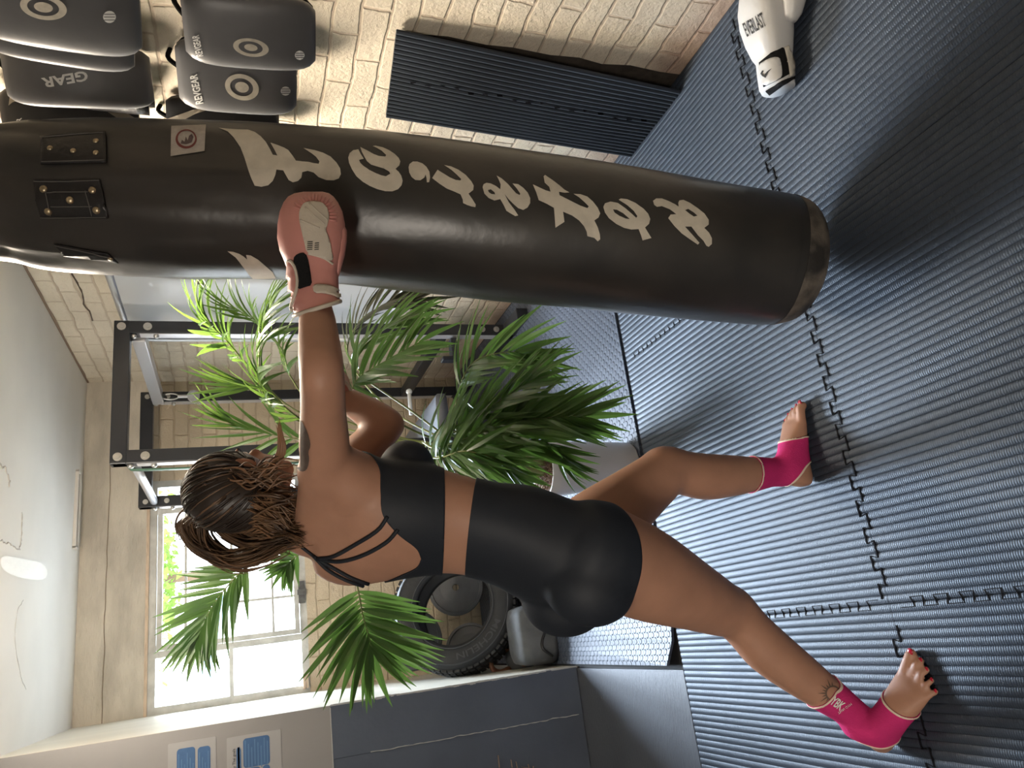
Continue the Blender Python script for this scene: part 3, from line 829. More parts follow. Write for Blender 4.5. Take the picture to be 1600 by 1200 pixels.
def emblem(cx, cy, r, bvh, parent):
    e = patch('emblem', [[ring_px(cx, cy, r, r * 0.95, 20)]], bvh, 0.0016, M_white, parent, cell=4)
    L_ = []
    for k in (-1, 0, 1):
        L_.append([[(cx - r * .85, cy + k * r * .45 - .6), (cx + r * .85, cy + k * r * .45 - .6), (cx + r * .85, cy + k * r * .45 + .6), (cx - r * .85, cy + k * r * .45 + .6)]])
    patch('emblem_bars', L_, bvh, 0.0024, M_pad, e, cell=6)
def target(cx, cy, r1_, r2_, ry, bvh, parent, rot=0.0):
    t = patch('target_ring', [[ring_px(cx, cy, r1_, r1_ * ry, 40, rot), ring_px(cx - 0.5, cy, r1_ * 0.68, r1_ * 0.68 * ry, 32, rot)]], bvh, 0.0015, M_ring, parent, cell=6)
    patch('target_centre', [[ring_px(cx, cy, r2_, r2_ * ry, 28, rot)]], bvh, 0.0015, M_ring, t, cell=6)

def kick_pad(label, cpx, X, L, W, T, yaw, roll, bend, tilt=0.0, m=None):
    c = onplane(cpx[0], cpx[1], 0, X)
    a = math.radians(yaw)
    F = np.array([-math.cos(a), -math.sin(a), 0.0]); S = np.array([math.sin(a), -math.cos(a), 0.0]); U = np.array([0, 0, 1.0])
    r = math.radians(roll); S, U = S * math.cos(r) + U * math.sin(r), U * math.cos(r) - S * math.sin(r)
    q = math.radians(tilt); F, U = F * math.cos(q) + U * math.sin(q), U * math.cos(q) - F * math.sin(q)
    t = thing('kick_pad', label, 'kick pad', c - U * L / 2, 'kick pads on the brick wall')
    face = pad_body('striking_face', c + F * T * 0.20, L, W, T * 0.62, F, S, U, bend, m or M_pad, t)
    back = pad_body('pad_back', c - F * T * 0.22, L * 0.985, W * 0.97, T * 0.60, F, S, U, bend, M_padback, t)
    for s_ in (-0.22, 0.18):
        p = c + U * (L * s_) - F * (T * 0.40)
        MB().tube([p - S * W * 0.42, p - S * W * 0.3 - F * 0.022, p + S * W * 0.3 - F * 0.022, p + S * W * 0.42], 0.009, 8).build('arm_strap', M_padback, t)
    tp_ = c + U * (L * 0.47) - F * (T * 0.3)
    MB().tube(spline([tp_, tp_ + np.array([(XW - tp_[0]) * 0.5, 0, 0.035]), np.array([XW + 0.002, tp_[1], tp_[2] + 0.03])], 8), 0.007, 8).build('hanging_loop', M_padback, t)
    return t, bvh_of(face), face

# lower row
pE, bE, fE = kick_pad('kick pad with pale target, lower row, topmost in the photo', (392, 46), 1.575, 0.328, 0.185, 0.10, 30, 3, 0.012)
text_patch('lettering', 'REVGEAR', (318, 87), (-7, -33), (-11, 1.5), bE, 0.0016, M_white, pE, bold=0.02)
target(392, 74, 28, 10.5, 0.5, bE, pE, 0.16)
emblem(468, 86, 7.5, bE, pE)
pF, bF, fF = kick_pad('black kick pad with cream target, lower row, nearest the punch bag lettering', (372, 119), 1.635, 0.33, 0.205, 0.085, 32, 2, 0.010)
text_patch('lettering', 'REVGEAR', (318, 161), (-10, -46), (-12, 2), bF, 0.0016, M_white, pF, bold=0.03)
target(378, 136, 27, 11, 0.74, bF, pF, 0.3)
emblem(446, 142, 7.5, bF, pF)
pG, bG, fG = kick_pad('black kick pad with tan binding mostly hidden behind the punch bag, lower row', (350, 194), 1.655, 0.34, 0.16, 0.09, 48, 0, 0.02, m=M_padb)
patch('tan_binding', [[[(258, 187), (275, 181), (300, 172), (325, 166), (330, 170), (305, 178), (288, 187)]]], bG, 0.0018, M_tan, pG, cell=5)
# upper row
pA, bA, fA = kick_pad('grey kick pad with cream target, cut off by the photo edge, upper row', (88, 4), 1.53, 0.36, 0.21, 0.09, 22, -2, 0.012)
target(68, 11, 37, 15, 0.52, bA, pA, 0.18)
emblem(171, 26, 10, bA, pA)
pB, bB, fB = kick_pad('plain grey kick pad tucked under the cut-off target pad', (92, 52), 1.60, 0.35, 0.15, 0.08, 36, -3, 0.02)
pC, bC, fC = kick_pad('grey kick pad with half of a maker name along its side, upper row', (124, 119), 1.615, 0.37, 0.17, 0.085, 52, 4, 0.03)
text_patch('lettering', 'GEAR', (135, 110), (-71, 12), (4, 16), bC, 0.0016, M_white, pC, bold=0.03)
pD, bD, fD = kick_pad('black kick pad with a tan toothed binding, upper row beside the punch bag', (112, 182), 1.63, 0.37, 0.16, 0.085, 56, 3, 0.03, m=M_padb)
text_patch('lettering', 'AR', (38, 197), (-4, -13), (-9, 1), bD, 0.0016, M_white, pD, bold=0.02)
patch('tan_binding', [[[(16, 150), (14, 165), (20, 160), (40, 154), (70, 151), (103, 153), (103, 147), (75, 142), (40, 138), (24, 139)]],
                      [[(122, 150), (140, 153), (165, 162), (190, 172), (215, 187), (187, 187), (160, 170), (135, 160), (121, 157)]]], bD, 0.002, M_tan, pD, cell=5)
# bundle of black hand wraps behind the pads
wpc = onplane(186, 152, 0, 1.655)
tW = thing('hand_wraps', 'bundle of black wraps with a red label hanging between two upper pads', 'wraps', wpc)
wm = MB()
for k in range(7):
    o_ = rng.normal(0, 0.011, 3)
    wm.loft([(wpc + o_ + np.array([0, 0, z]), np.array([0.012, 0, 0]), np.array([0, 0.024, 0])) for z in (0.085, 0.05, 0, -0.05, -0.085)], 12, power=3)
wr = wm.build('wrap_bundle', M_vinyl, tW, smooth=True)
bW = bvh_of(wr)
rl = patch('red_label', [[[(193, 130), (206, 132), (203, 146), (191, 143)]]], bW, 0.003, mat('label_red', (0.20, 0.03, 0.02), 0.6), tW, cell=4)
text_patch('lettering', 'REVGEAR', (197, 144), (3, -13), (-4, -0.6), bvh_of(rl), 0.002, M_white, tW)
# ------------------------------------------------------------------ ribbed mat leaning on the right wall
M_lean = mat('ribbed_blue_black_mat', (0.022, 0.028, 0.038), 0.45, spec=0.5, noise=0.25, nscale=4, bump=0.1, bscale=25)
A_ = onplane(603, 185, 0, XW - 0.028); B_ = onplane(620, 48, 0, XW - 0.028)
C_ = onplane(985, 248, 2, ZT + 0.001); D_ = onplane(1064, 142, 2, ZT + 0.001)
C_[0] = D_[0] = (C_[0] + D_[0]) / 2
tl = thing('leaning_mat', 'ribbed dark blue mat standing on edge against the brick wall', 'mat', (C_ + D_) / 2)
V, Fc = [], []
nr = 21
nseg = 14
cols = []
for k in range(nr):
    for u, h in ((0.0, -0.006), (0.15, -0.001), (0.5, 0.001), (0.85, -0.001)): cols.append(((k + u) / nr, h))
cols.append((1.0, -0.006))
nrm = unit(np.cross(B_ - A_, C_ - A_)); nrm = nrm if nrm[0] < 0 else -nrm
for j in range(nseg + 1):
    s_ = j / nseg
    l, r_ = A_ * (1 - s_) + C_ * s_, B_ * (1 - s_) + D_ * s_
    for u, h in cols: V.append(l * (1 - u) + r_ * u + nrm * (h + 0.012 * math.sin(PI * s_) * math.sin(PI * u)))
m_ = len(cols)
for j in range(nseg):
    for i in range(m_ - 1): Fc.append((j * m_ + i, j * m_ + i + 1, (j + 1) * m_ + i + 1, (j + 1) * m_ + i))
lm = link_mesh('mat_sheet', V, Fc, M_lean, tl, smooth=False)
sd_ = lm.modifiers.new('thick', 'SOLIDIFY'); sd_.thickness = 0.014; sd_.offset = -1
fix_normals(lm)
if sum(p.normal[0] for p in lm.data.polygons) > 0:
    lm.data.flip_normals()
b_lm = bvh_of(lm)
# torn perforation line across the mat
pf = []
for k in range(17):
    u = k / 16; x = 645 + (1005 - 645) * u; y = 128 + (190 - 128) * u + 2.5 * math.sin(k * 1.9)
    pf.append([[(x - 4.5, y - 1.6), (x + 4, y - 0.6), (x + 5.5, y + 1.2), (x - 3, y + 1.2)]])
for q in pf: patch('torn_slit', [q], b_lm, 0.0035, M_seam, tl, cell=20)
# the shade above the mat is painted on the wall, along the broken paint
# flaked paint edge above the mat
# ------------------------------------------------------------------ whiteboard
M_wb = mat('whiteboard_enamel', (0.62, 0.65, 0.69), 0.18, spec=0.6)
M_alu = mat('satin_aluminium', (0.62, 0.62, 0.64), 0.35, metal=0.85)
wz1 = 1.985; wz0 = onplane(622, 470, 0, XW - 0.02)[2]; wy0, wy1 = 2.75, 4.13
twb = thing('whiteboard', 'white board with a rounded aluminium frame on the brick wall behind the rack', 'whiteboard', (XW - 0.02, (wy0 + wy1) / 2, wz0))
MB().box((XW - 0.016, (wy0 + wy1) / 2, (wz0 + wz1) / 2), (0.02, wy1 - wy0, wz1 - wz0)).build('writing_surface', M_wb, twb)
MB().tube([(XW - 0.022, wy0, wz1), (XW - 0.022, wy1, wz1), (XW - 0.022, wy1, wz0), (XW - 0.022, wy0, wz0), (XW - 0.022, wy0, wz1)], 0.021, 12).build('frame', M_alu, twb, smooth=True)
cp = onplane(314, 441, 0, XW - 0.03)
MB().box((XW - 0.028, cp[1], cp[2]), (0.012, 0.03, 0.035)).build('clip', mat('clip', (0.12, 0.10, 0.09), 0.5), twb)
# ------------------------------------------------------------------ power rack in the back corner
M_rack = mat('satin_black_steel', (0.016, 0.018, 0.024), 0.4, spec=0.5, noise=0.2, nscale=10)
M_zinc = mat('zinc_bolt', (0.55, 0.54, 0.52), 0.35, metal=0.8)
M_tubealu = mat('pale_steel_tube', (0.60, 0.60, 0.63), 0.3, metal=0.55)
RY0, RY1, RX0, RX1, RZ = 3.65, 4.70, 0.922, 1.545, 1.985
rk = thing('power_rack', 'black steel power rack with pale crossbars standing in the back corner', 'power rack', ((RX0 + RX1) / 2, (RY0 + RY1) / 2, 0.012))
W = 0.062
def rbar(a, b, nm, m=M_rack, w=W, h=W): return MB().bar(a, b, w, h, up=(0, 1, 0) if abs(a[2] - b[2]) > .5 else (0, 0, 1)).build(nm, m, rk, bevel=0.004)
for x in (RX0, RX1):
    for y in (RY0, RY1): rbar((x, y, 0.012), (x, y, RZ), 'upright')
for y in (RY0, RY1): rbar((RX0 - W / 2, y, RZ - W / 2 + 0.004), (RX1 + W / 2, y, RZ - W / 2 + 0.004), 'top_beam', w=W + 0.004, h=W + 0.006)
for x in (RX0, RX1): rbar((x, RY0 - 0.25, 0.045), (x, RY1 + 0.06, 0.045), 'foot_beam')
rbar((RX1 - 0.02, RY0 + W / 2, RZ - 0.09), (RX1 - 0.02, RY1 - W / 2, RZ - 0.09), 'side_beam', M_tubealu, 0.06, 0.06)
MB().tube([(RX0, RY0 + W / 2, RZ - 0.075), (RX0, RY1 - W / 2, RZ - 0.075)], 0.021, 14).build('pull_up_bar', M_tubealu, rk, smooth=True)
# pale strips painting a reflection on the inner faces of the uprights
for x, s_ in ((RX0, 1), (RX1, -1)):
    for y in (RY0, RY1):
        MB().box((x + s_ * (-1 if x == RX0 else 1) * 0 - (W / 2 + 0.001), y, RZ / 2), (0.003, W * 0.8, RZ - 0.2)).build('inner_face_shine', M_tubealu, rk)
def bolt(x, y, z, r=0.019):
    MB().disc((x, y - W / 2 - 0.001, z), (0, -1, 0), r, 0.006, 16).disc((x, y - W / 2 - 0.006, z), (0, -1, 0), r * 0.55, 0.007, 6).build('bolt', M_zinc, rk)
for x in (RX0, RX1):
    bolt(x, RY0, RZ - 0.025); bolt(x, RY0, RZ - 0.135); bolt(x, RY1, RZ - 0.03, 0.014); bolt(x, RY1, RZ - 0.14, 0.014)
for z in (0.12, 0.20): bolt(RX1, RY0, z, 0.016)
for yy in (RY0 - 0.06, RY0 - 0.13):
    MB().disc((RX1 - W / 2 - 0.001, yy, 0.05), (-1, 0, 0), 0.015, 0.006, 14).build('bolt', M_zinc, rk)
# ring nuts on the inner faces near the top
for y in (RY0, RY1):
    for z in (RZ - 0.075, RZ - 0.17):
        MB().ball((RX1 - W / 2 - 0.008, y - 0.01, z), (0.012, 0.015, 0.013), n=10, m=8).build('nut', M_zinc, rk, smooth=True)
        MB().ball((RX0 - W / 2 - 0.008, y - 0.01, z), (0.012, 0.015, 0.013), n=10, m=8).build('nut', M_zinc, rk, smooth=True)
# pulley with carabiner hanging from the rear of the side beam
py_ = RY1 - 0.10
tp = thing('cable_pulley', 'grey round cable pulley hung by a karabiner from the rear top of the rack', 'pulley', (RX1 - 0.02, py_, RZ - 0.30))
zc_ = RZ - 0.285
MB().disc((RX1 - 0.03, py_ - 0.012, zc_), (0, -1, 0), 0.034, 0.02, 24).build('sheave', M_tubealu, tp, smooth=False)
MB().tube([(RX1 - 0.03, py_ - 0.02, zc_ + 0.03), (RX1 - 0.03, py_ - 0.02, zc_ + 0.085)], 0.010, 10).build('pulley_arm', M_tubealu, tp)
kb = MB(); kc = np.array([RX1 - 0.03, py_ - 0.02, zc_ + 0.125])
kb.tube([kc + np.array([0.018 * math.sin(a), 0, 0.045 * math.cos(a)]) for a in np.linspace(0, 2 * PI, 21)], 0.0045, 8, cap=False)
kb.build('karabiner', M_zinc, tp, smooth=True)
MB().tube([(RX1 - 0.02, py_ - 0.035, RZ - 0.05), (RX1 - 0.02, py_ - 0.04, RZ - 0.13), (RX1 - 0.02, py_ + 0.02, RZ - 0.13), (RX1 - 0.02, py_ + 0.035, RZ - 0.05)], 0.014, 8).build('webbing_loop', M_vinyl, tp)
# green resistance band looped over the pull-up bar
M_band = mat('green_rubber_band', (0.05, 0.13, 0.08), 0.4)
tbn = thing('resistance_band', 'dark green rubber loop band hanging over the pull-up bar of the rack', 'resistance band', (RX0 - 0.005, RY0 + 0.10, RZ - 0.9))
bnm = MB(); yb_ = RY0 + 0.10; xb_ = RX0
prf = [(xb_ - 0.035, 1.15), (xb_ - 0.034, 1.6), (xb_ - 0.030, RZ - 0.10), (xb_ - 0.021, RZ - 0.058), (xb_, RZ - 0.048), (xb_ + 0.021, RZ - 0.058), (xb_ + 0.024, RZ - 0.10), (xb_ - 0.002, 1.6), (xb_ - 0.012, 1.15)]
PB = spline([np.array([x, 0, z]) for x, z in prf], 40)
V, Fc = [], []
for p in PB: V += [(p[0], yb_ - 0.02, p[2]), (p[0], yb_ + 0.02, p[2])]
for i in range(39): Fc.append((2 * i, 2 * i + 1, 2 * i + 3, 2 * i + 2))
ob = link_mesh('band_loop', V, Fc, M_band, tbn, smooth=True)
md = ob.modifiers.new('thick', 'SOLIDIFY'); md.thickness = 0.004
# weight bench inside the rack
M_grey_pad = mat('grey_bench_vinyl', (0.12, 0.125, 0.14), 0.5, noise=0.15, nscale=8)
tbe = thing('weight_bench', 'flat weight bench with grey pad and black frame inside the rack', 'weight bench', (1.25, 4.15, 0.012))
pb_ = onplane(684, 600, 1, 3.80)
zt_ = pb_[2]
MB().loft([((1.08, y, zt_), np.array([0.15, 0, 0]), np.array([0, 0, 0.032])) for y in (3.76, 3.77, 4.2, 4.60, 4.61)], 28, power=6).build('bench_pad', M_grey_pad, tbe, smooth=True)
fbm = MB().bar((1.08, 3.82, zt_ - 0.06), (1.08, 4.58, zt_ - 0.06), 0.06, 0.05)
fbm.build('bench_frame', M_rack, tbe)
for y in (3.86, 4.52):
    MB().bar((1.08, y, zt_ - 0.06), (1.08, y, 0.05), 0.06, 0.06, up=(0, 1, 0)).build('bench_leg', M_rack, tbe)
    MB().bar((0.90, y, 0.035), (1.26, y, 0.035), 0.05, 0.045).build('bench_foot', M_rack, tbe)
# low shelf rail with a black J-hook between the right uprights
MB().bar((RX1 - 0.01, RY0 + W / 2, 0.42), (RX1 - 0.01, RY1 - W / 2, 0.42), 0.05, 0.06).build('safety_bar', M_rack, rk, bevel=0.003)
MB().box((RX1 - 0.10, RY0 + 0.02, 0.36), (0.12, 0.06, 0.035)).box((RX1 - 0.155, RY0 + 0.02, 0.395), (0.02, 0.06, 0.07)).build('j_hook', M_rack, rk, bevel=0.003)
mpn = onplane(641, 632, 1, 3.95)
MB().tube([(mpn[0] - 0.06, 3.95, mpn[2]), (mpn[0] + 0.07, 3.95, mpn[2])], 0.011, 10).ball((mpn[0] + 0.075, 3.95, mpn[2]), 0.017, n=12, m=8).build('storage_pin', mat('white_pin', (0.75, 0.75, 0.72), 0.4), rk, smooth=True)

# ------------------------------------------------------------------ tyre and gym gear by the window wall
M_tyre = mat('tyre_rubber', (0.030, 0.032, 0.036), 0.6, noise=0.2, nscale=12, bump=0.15, bscale=30)
tcx = onplane(742, 948, 1, 4.12)
tyc = np.array([tcx[0], 4.12, max(tcx[2], 0.366)])
TR = 0.335
tl_axis = unit([0.22, -0.82, 0.46])       # the tyre leans against the gear behind it
tU = unit(np.array([0, 0, 1.0]) - tl_axis * tl_axis[2]); tS = np.cross(tU, tl_axis)
tty = thing('car_tyre', 'black car tyre leaning upright near the window with raised lettering on its sidewall', 'tyre', (tyc[0], tyc[1], 0.012))
tprof = [(0.62, -0.05), (0.61, -0.085), (0.66, -0.098), (0.78, -0.112), (0.90, -0.104), (0.965, -0.088), (1.0, -0.060), (1.0, 0.060), (0.965, 0.088), (0.90, 0.104), (0.78, 0.112), (0.66, 0.098), (0.61, 0.085), (0.62, 0.05), (0.90, 0.04), (0.92, 0), (0.90, -0.04)]
V, Fc = [], []; nt_ = 72; m_ = len(tprof)
for i in range(nt_):
    a = 2 * PI * i / nt_
    rad_ = tU * math.cos(a) + tS * math.sin(a)
    for k, (r, w_) in enumerate(tprof): V.append(tyc + rad_ * TR * r + tl_axis * w_)
for i in range(nt_):
    for k in range(m_): Fc.append((i * m_ + k, ((i + 1) % nt_) * m_ + k, ((i + 1) % nt_) * m_ + (k + 1) % m_, i * m_ + (k + 1) % m_))
tyo = link_mesh('tyre_carcass', V, Fc, M_tyre, tty, smooth=True); fix_normals(tyo)
dz_ = min(v[2] for v in V)
tread = MB()
for i in range(60):
    a = 2 * PI * i / 60
    rad_ = tU * math.cos(a) + tS * math.sin(a); tan_ = -tU * math.sin(a) + tS * math.cos(a)
    for w_ in (-0.068, -0.022, 0.022, 0.068):
        R_ = np.array([tan_, tl_axis, rad_]).T
        tread.box(tyc + rad_ * TR * (1.004 if abs(w_) < .05 else 0.992) + tl_axis * w_, (TR * 0.075, 0.034, 0.012), R=R_)
tread.build('tread_blocks', M_tyre, tty)
# raised sidewall rings and letters
M_tyl = mat('worn_sidewall', (0.060, 0.064, 0.072), 0.55)
for r in (0.665, 0.905):
    MB().tube([tyc + (tU * math.cos(a) + tS * math.sin(a)) * TR * r + tl_axis * (0.101 if r < .7 else 0.103) for a in np.linspace(0, 2 * PI, 73)], 0.004, 6, cap=False).build('sidewall_ring', M_tyl, tty, smooth=True)
v_, f_ = text2d('MICHELIN', 1.0, 0.01, 0.0, 0.2)
v_ = (v_ - v_.min(0)); hgt_ = v_[:, 1].max(); wid_ = v_[:, 0].max()
lt = []
for x, y in v_:
    a = math.radians(148) - (x / wid_) * math.radians(62)       # runs round the lower left of the sidewall
    a2 = -a
    rr = TR * (0.75 + 0.10 * y / hgt_)
    lt.append(tyc + (tU * math.cos(a) - tS * math.sin(a)) * rr + tl_axis * 0.1135)
link_mesh('lettering', lt, f_, M_tyl, tty)

M_plate = mat('grey_cast_plate', (0.10, 0.105, 0.115), 0.5, noise=0.2, nscale=14)
M_cop = mat('copper_brown', (0.28, 0.12, 0.06), 0.45, noise=0.3, nscale=20)
def plate(label, cpx, Y, r, th, axis, nm='weight_plate'):
    c = onplane(cpx[0], cpx[1], 1, Y); ax = unit(axis)
    t = thing(nm, label, 'weight plate', c - np.array([0, 0, r]))
    up = unit(np.array([0, 0, 1.0]) - ax * ax[2]); sd = np.cross(up, ax)
    pr = [(0.12, th / 2), (0.12, -th / 2), (0.55, -th * .35), (0.86, -th * .35), (0.88, -th / 2), (0.985, -th / 2), (1.0, -th * .35), (1.0, th * .35), (0.985, th / 2), (0.88, th / 2), (0.86, th * .35), (0.55, th * .35)]
    V, Fc = [], []; n = 48; m = len(pr)
    for i in range(n):
        a = 2 * PI * i / n; rd = up * math.cos(a) + sd * math.sin(a)
        for q, w_ in pr: V.append(c + rd * r * q + ax * w_)
    for i in range(n):
        for k in range(m): Fc.append((i * m + k, ((i + 1) % n) * m + k, ((i + 1) % n) * m + (k + 1) % m, i * m + (k + 1) % m))
    o = link_mesh('plate_disc', V, Fc, M_plate, t, smooth=False); fix_normals(o)
    bt_ = MB()
    for i in range(18):
        a = 2 * PI * i / 18; rd = up * math.cos(a) + sd * math.sin(a); tn = np.cross(ax, rd)
        bt_.box(c + rd * r * 0.93 - ax * th * 0.52, (r * 0.10, r * 0.07, th * 0.12), R=np.array([rd, tn, ax]).T)
    bt_.build('rim_ridges', mat('plate_rim', (0.17, 0.175, 0.185), 0.45), t)
    MB().tube([c + (up * math.cos(a) + sd * math.sin(a)) * r * 0.97 - ax * th * .45 for a in np.linspace(0, 2 * PI, 41)], 0.004, 6, cap=False).build('rim_bead', M_tubealu, t)
    return t, c
plate('round grey weight plate with a ridged rim, partly behind palm leaves, below the window', (645, 1000), 4.45, 0.165, 0.05, (0.15, -0.9, 0.25))
plate('round grey weight plate between the tyre and the pale wall return', (735, 1012), 4.30, 0.135, 0.05, (0.35, -0.85, 0.35))
plate('grey weight plate seen through the hole of the car tyre', (712, 918), 4.72, 0.17, 0.05, (0.0, -0.95, 0.3))
# kettlebell
kp = onplane(792, 1030, 1, 4.0)
tk = thing('kettlebell', 'grey and copper kettlebell between the tyre and the pale wall return', 'kettlebell', (kp[0], 4.0, 0.012))
kr = 0.078; kcz = 0.012 + kr * 0.93
MB().loft([((kp[0], 4.0, kcz + z * kr), np.array([kr * w_, 0, 0]), np.array([0, kr * w_, 0])) for z, w_ in ((-.93, .55), (-.8, .72), (-.5, .92), (-.1, 1.0), (.3, .95), (.65, .76), (.9, .46), (1.0, .2))], 28).build('bell', M_plate, tk, smooth=True)
MB().tube(spline([(kp[0] - .045, 4.0, kcz + .06), (kp[0] - .058, 4.0, kcz + .12), (kp[0] - .03, 4.0, kcz + .16), (kp[0] + .03, 4.0, kcz + .16), (kp[0] + .058, 4.0, kcz + .12), (kp[0] + .045, 4.0, kcz + .06)], 22), 0.014, 12).build('handle', M_cop, tk, smooth=True)
MB().disc((kp[0] - 0.02, 4.0 - kr * 0.97, kcz + 0.01), (-0.2, -1, 0.0), 0.024, 0.006, 20).build('face_badge', M_cop, tk)
# grey sandbag box with a strap
gp = onplane(832, 1008, 1, 3.74)
tg = thing('grey_sandbag', 'slumped dark grey sandbag with a black strap on the floor beside the wall return', 'sandbag', (gp[0], 3.74, 0.012))
bgm = MB().loft([((gp[0] + 0.05, 3.74, 0.012 + z), np.array([0.145 * w_, 0, 0]), np.array([0, 0.12 * w_, 0])) for z, w_ in ((0, .93), (.02, 1.0), (.09, 1.0), (.14, .97), (.17, .9), (.185, .7))], 32, power=5)
bgm.build('bag_body', mat('grey_canvas', (0.11, 0.115, 0.12), 0.85, noise=0.2, nscale=20, bump=0.4, bscale=14), tg, smooth=True)
MB().tube(spline([(gp[0] - 0.06, 3.62, 0.05), (gp[0] - 0.01, 3.615, 0.10), (gp[0] + 0.06, 3.615, 0.07), (gp[0] + 0.10, 3.618, 0.02)], 16), 0.007, 8).build('carry_strap', M_vinyl, tg)
# steel bar leaning by the plates
sbp = onplane(674, 1046, 1, 4.60); sbq = onplane(690, 1036, 1, 4.60)
d_ = unit(np.array([0.30, -0.05, 1.0]))
ts = thing('steel_bar', 'short pale steel tube leaning in the corner below the window', 'bar', (sbp[0], 4.60, 0.012))
ctr = onplane(675, 1045, 1, 4.60)
e0 = ctr - d_ * (ctr[2] - 0.03) / d_[2]
MB().tube([e0, ctr + d_ * 0.06], 0.016, 12).build('tube', M_tubealu, ts, smooth=True)

# ------------------------------------------------------------------ things on the grey wall
YW_ = YG - 0.0028
M_wallmat = mat('slate_blue_wall_mat', (0.085, 0.105, 0.145), 0.6, noise=0.2, nscale=3, bump=0.08, bscale=60)
M_edgew = mat('torn_pale_edge', (0.42, 0.42, 0.42), 0.9, bump=0.6, bscale=60)
mz1 = onplane(516, 1110, 1, YW_)[2]; mx1 = XL + 0.002
mzs = onplane(700, 1160, 1, YW_)[2]
twm = thing('wall_mat', 'slate blue foam wall mat on the grey wall with a torn pale edge', 'wall mat', ((mx1 - 0.6), YW_, ZT))
seam_x = onplane(700, 1153, 1, YW_)[0]
MB().box(((seam_x + mx1) / 2, YW_ - 0.008, (mz1 + ZT) / 2), (mx1 - seam_x - 0.002, 0.014, mz1 - ZT)).build('mat_panel', M_wallmat, twm)
MB().box(((seam_x - 1.2) / 2 - 0.0 + seam_x / 2 - 0.0, YW_ - 0.007, (mz1 + ZT) / 2), (1.2, 0.012, mz1 - ZT)).build('mat_panel', M_wallmat, twm)
eg = MB(); ee = rough_edge(90, 0.0035, 31)
zz = np.linspace(ZT, mz1, 90)
for i in range(89):
    eg.box((mx1 - 0.001 + ee[i] * 0.3, YW_ - 0.014 + ee[i] * 0.4, (zz[i] + zz[i + 1]) / 2), (0.006 + abs(ee[i]), 0.004, zz[i + 1] - zz[i]))
for i in range(24):
    eg.box((mx1 - 0.02 - i * 0.02, YW_ - 0.013, mz1 + 0.001), (0.02, 0.006, 0.003 + abs(ee[i]) * 0.5))
eg.build('torn_edge', M_edgew, twm)
sm = MB(); es = rough_edge(60, 0.003, 33); zs_ = np.linspace(ZT + 0.02, mz1 - 0.15, 60)
sm.tube([(seam_x + e, YW_ - 0.0155, z) for e, z in zip(es, zs_)], [0.0012 + 0.0012 * abs(math.sin(i * 2.1)) for i in range(60)], 5)
sm.build('split_seam', M_edgew, twm)
# painted mark low on the mat, cut by the frame
bw = MB()
for (a, b2, c) in (((778, 1180), (780, 1199), 2.6), ((798, 1187), (800, 1199), 2.6), ((806, 1190), (808, 1200), 2.0), ((825, 1194), (827, 1203), 2.4), ((833, 1197), (834, 1206), 2.0), ((815, 1198), (838, 1203), 2.0)):
    p, q = onplane(a[0], a[1], 1, YW_ - 0.016), onplane(b2[0], b2[1], 1, YW_ - 0.016)
    bw.bar(p, q, 0.002, c * 0.006, up=(0, 1, 0))
bw.build('painted_mark', mat('mark_brown', (0.28, 0.21, 0.17), 0.7), twm)
# posters
M_paper = mat('poster_paper', (0.36, 0.355, 0.36), 0.5)
M_blue = mat('poster_blue', (0.055, 0.135, 0.30), 0.5, noise=0.1, nscale=20)
M_blue2 = mat('poster_blue_text', (0.09, 0.20, 0.38), 0.5)
def wp(x, y, o=0.0): return onplane(x, y, 1, YW_ - 0.001 - o)
def rect_panel(mb, quad, o, r=0.012, th=0.002):
    P = [wp(a, b2, o) for a, b2 in quad]
    xs = sorted(p[0] for p in P); zs = sorted(p[2] for p in P)
    x0, x1, z0, z1 = (xs[0] + xs[1]) / 2, (xs[2] + xs[3]) / 2, (zs[0] + zs[1]) / 2, (zs[2] + zs[3]) / 2
    pts = []
    for cx_, cz_, a0 in ((x1 - r, z1 - r, 0), (x0 + r, z1 - r, 90), (x0 + r, z0 + r, 180), (x1 - r, z0 + r, 270)):
        for k in range(6): pts.append((cx_ + r * math.cos(math.radians(a0 + k * 18)), cz_ + r * math.sin(math.radians(a0 + k * 18))))
    y = YW_ - 0.001 - o; n = len(pts)
    mb.add([(a, y - th, b2) for a, b2 in pts] + [(a, y, b2) for a, b2 in pts], [tuple(range(n))] + [(i, (i + 1) % n, n + (i + 1) % n, n + i) for i in range(n)])
    return x0, x1, z0, z1
def poster(label, sheet_q, boxes, rows):
    c = wp(*sheet_q[0]); t = thing('poster', label, 'poster', (c[0] - 0.2, YW_, c[2] - 0.3))
    mb = MB(); rect_panel(mb, sheet_q, 0.0, 0.004); mb.build('paper_sheet', M_paper, t)
    for bq, nr in zip(boxes, rows):
        mb = MB(); x0, x1, z0, z1 = rect_panel(mb, bq, 0.002, 0.012, 0.001); p = mb.build('blue_text_box', M_blue, t)
        if nr:
            ml = MB()
            for k in range(nr):
                z = z1 - (k + 0.7) * (z1 - z0) / (nr + 0.4)
                ml.box(((x0 + x1) / 2 - 0.01 * (k % 3), YW_ - 0.0046, z), ((x1 - x0) * (0.86 - 0.07 * (k % 3)), 0.001, (z1 - z0) / nr * 0.32))
            ml.build('text_lines', M_blue2, p)
    return t
poster('upper poster on the grey wall with two blue text boxes', [(262, 1163), (338, 1150), (338, 1300), (262, 1300)],
       [[(276, 1170), (305, 1167), (305, 1290), (276, 1290)], [(309, 1167), (329, 1165), (329, 1290), (309, 1290)]], [6, 4])
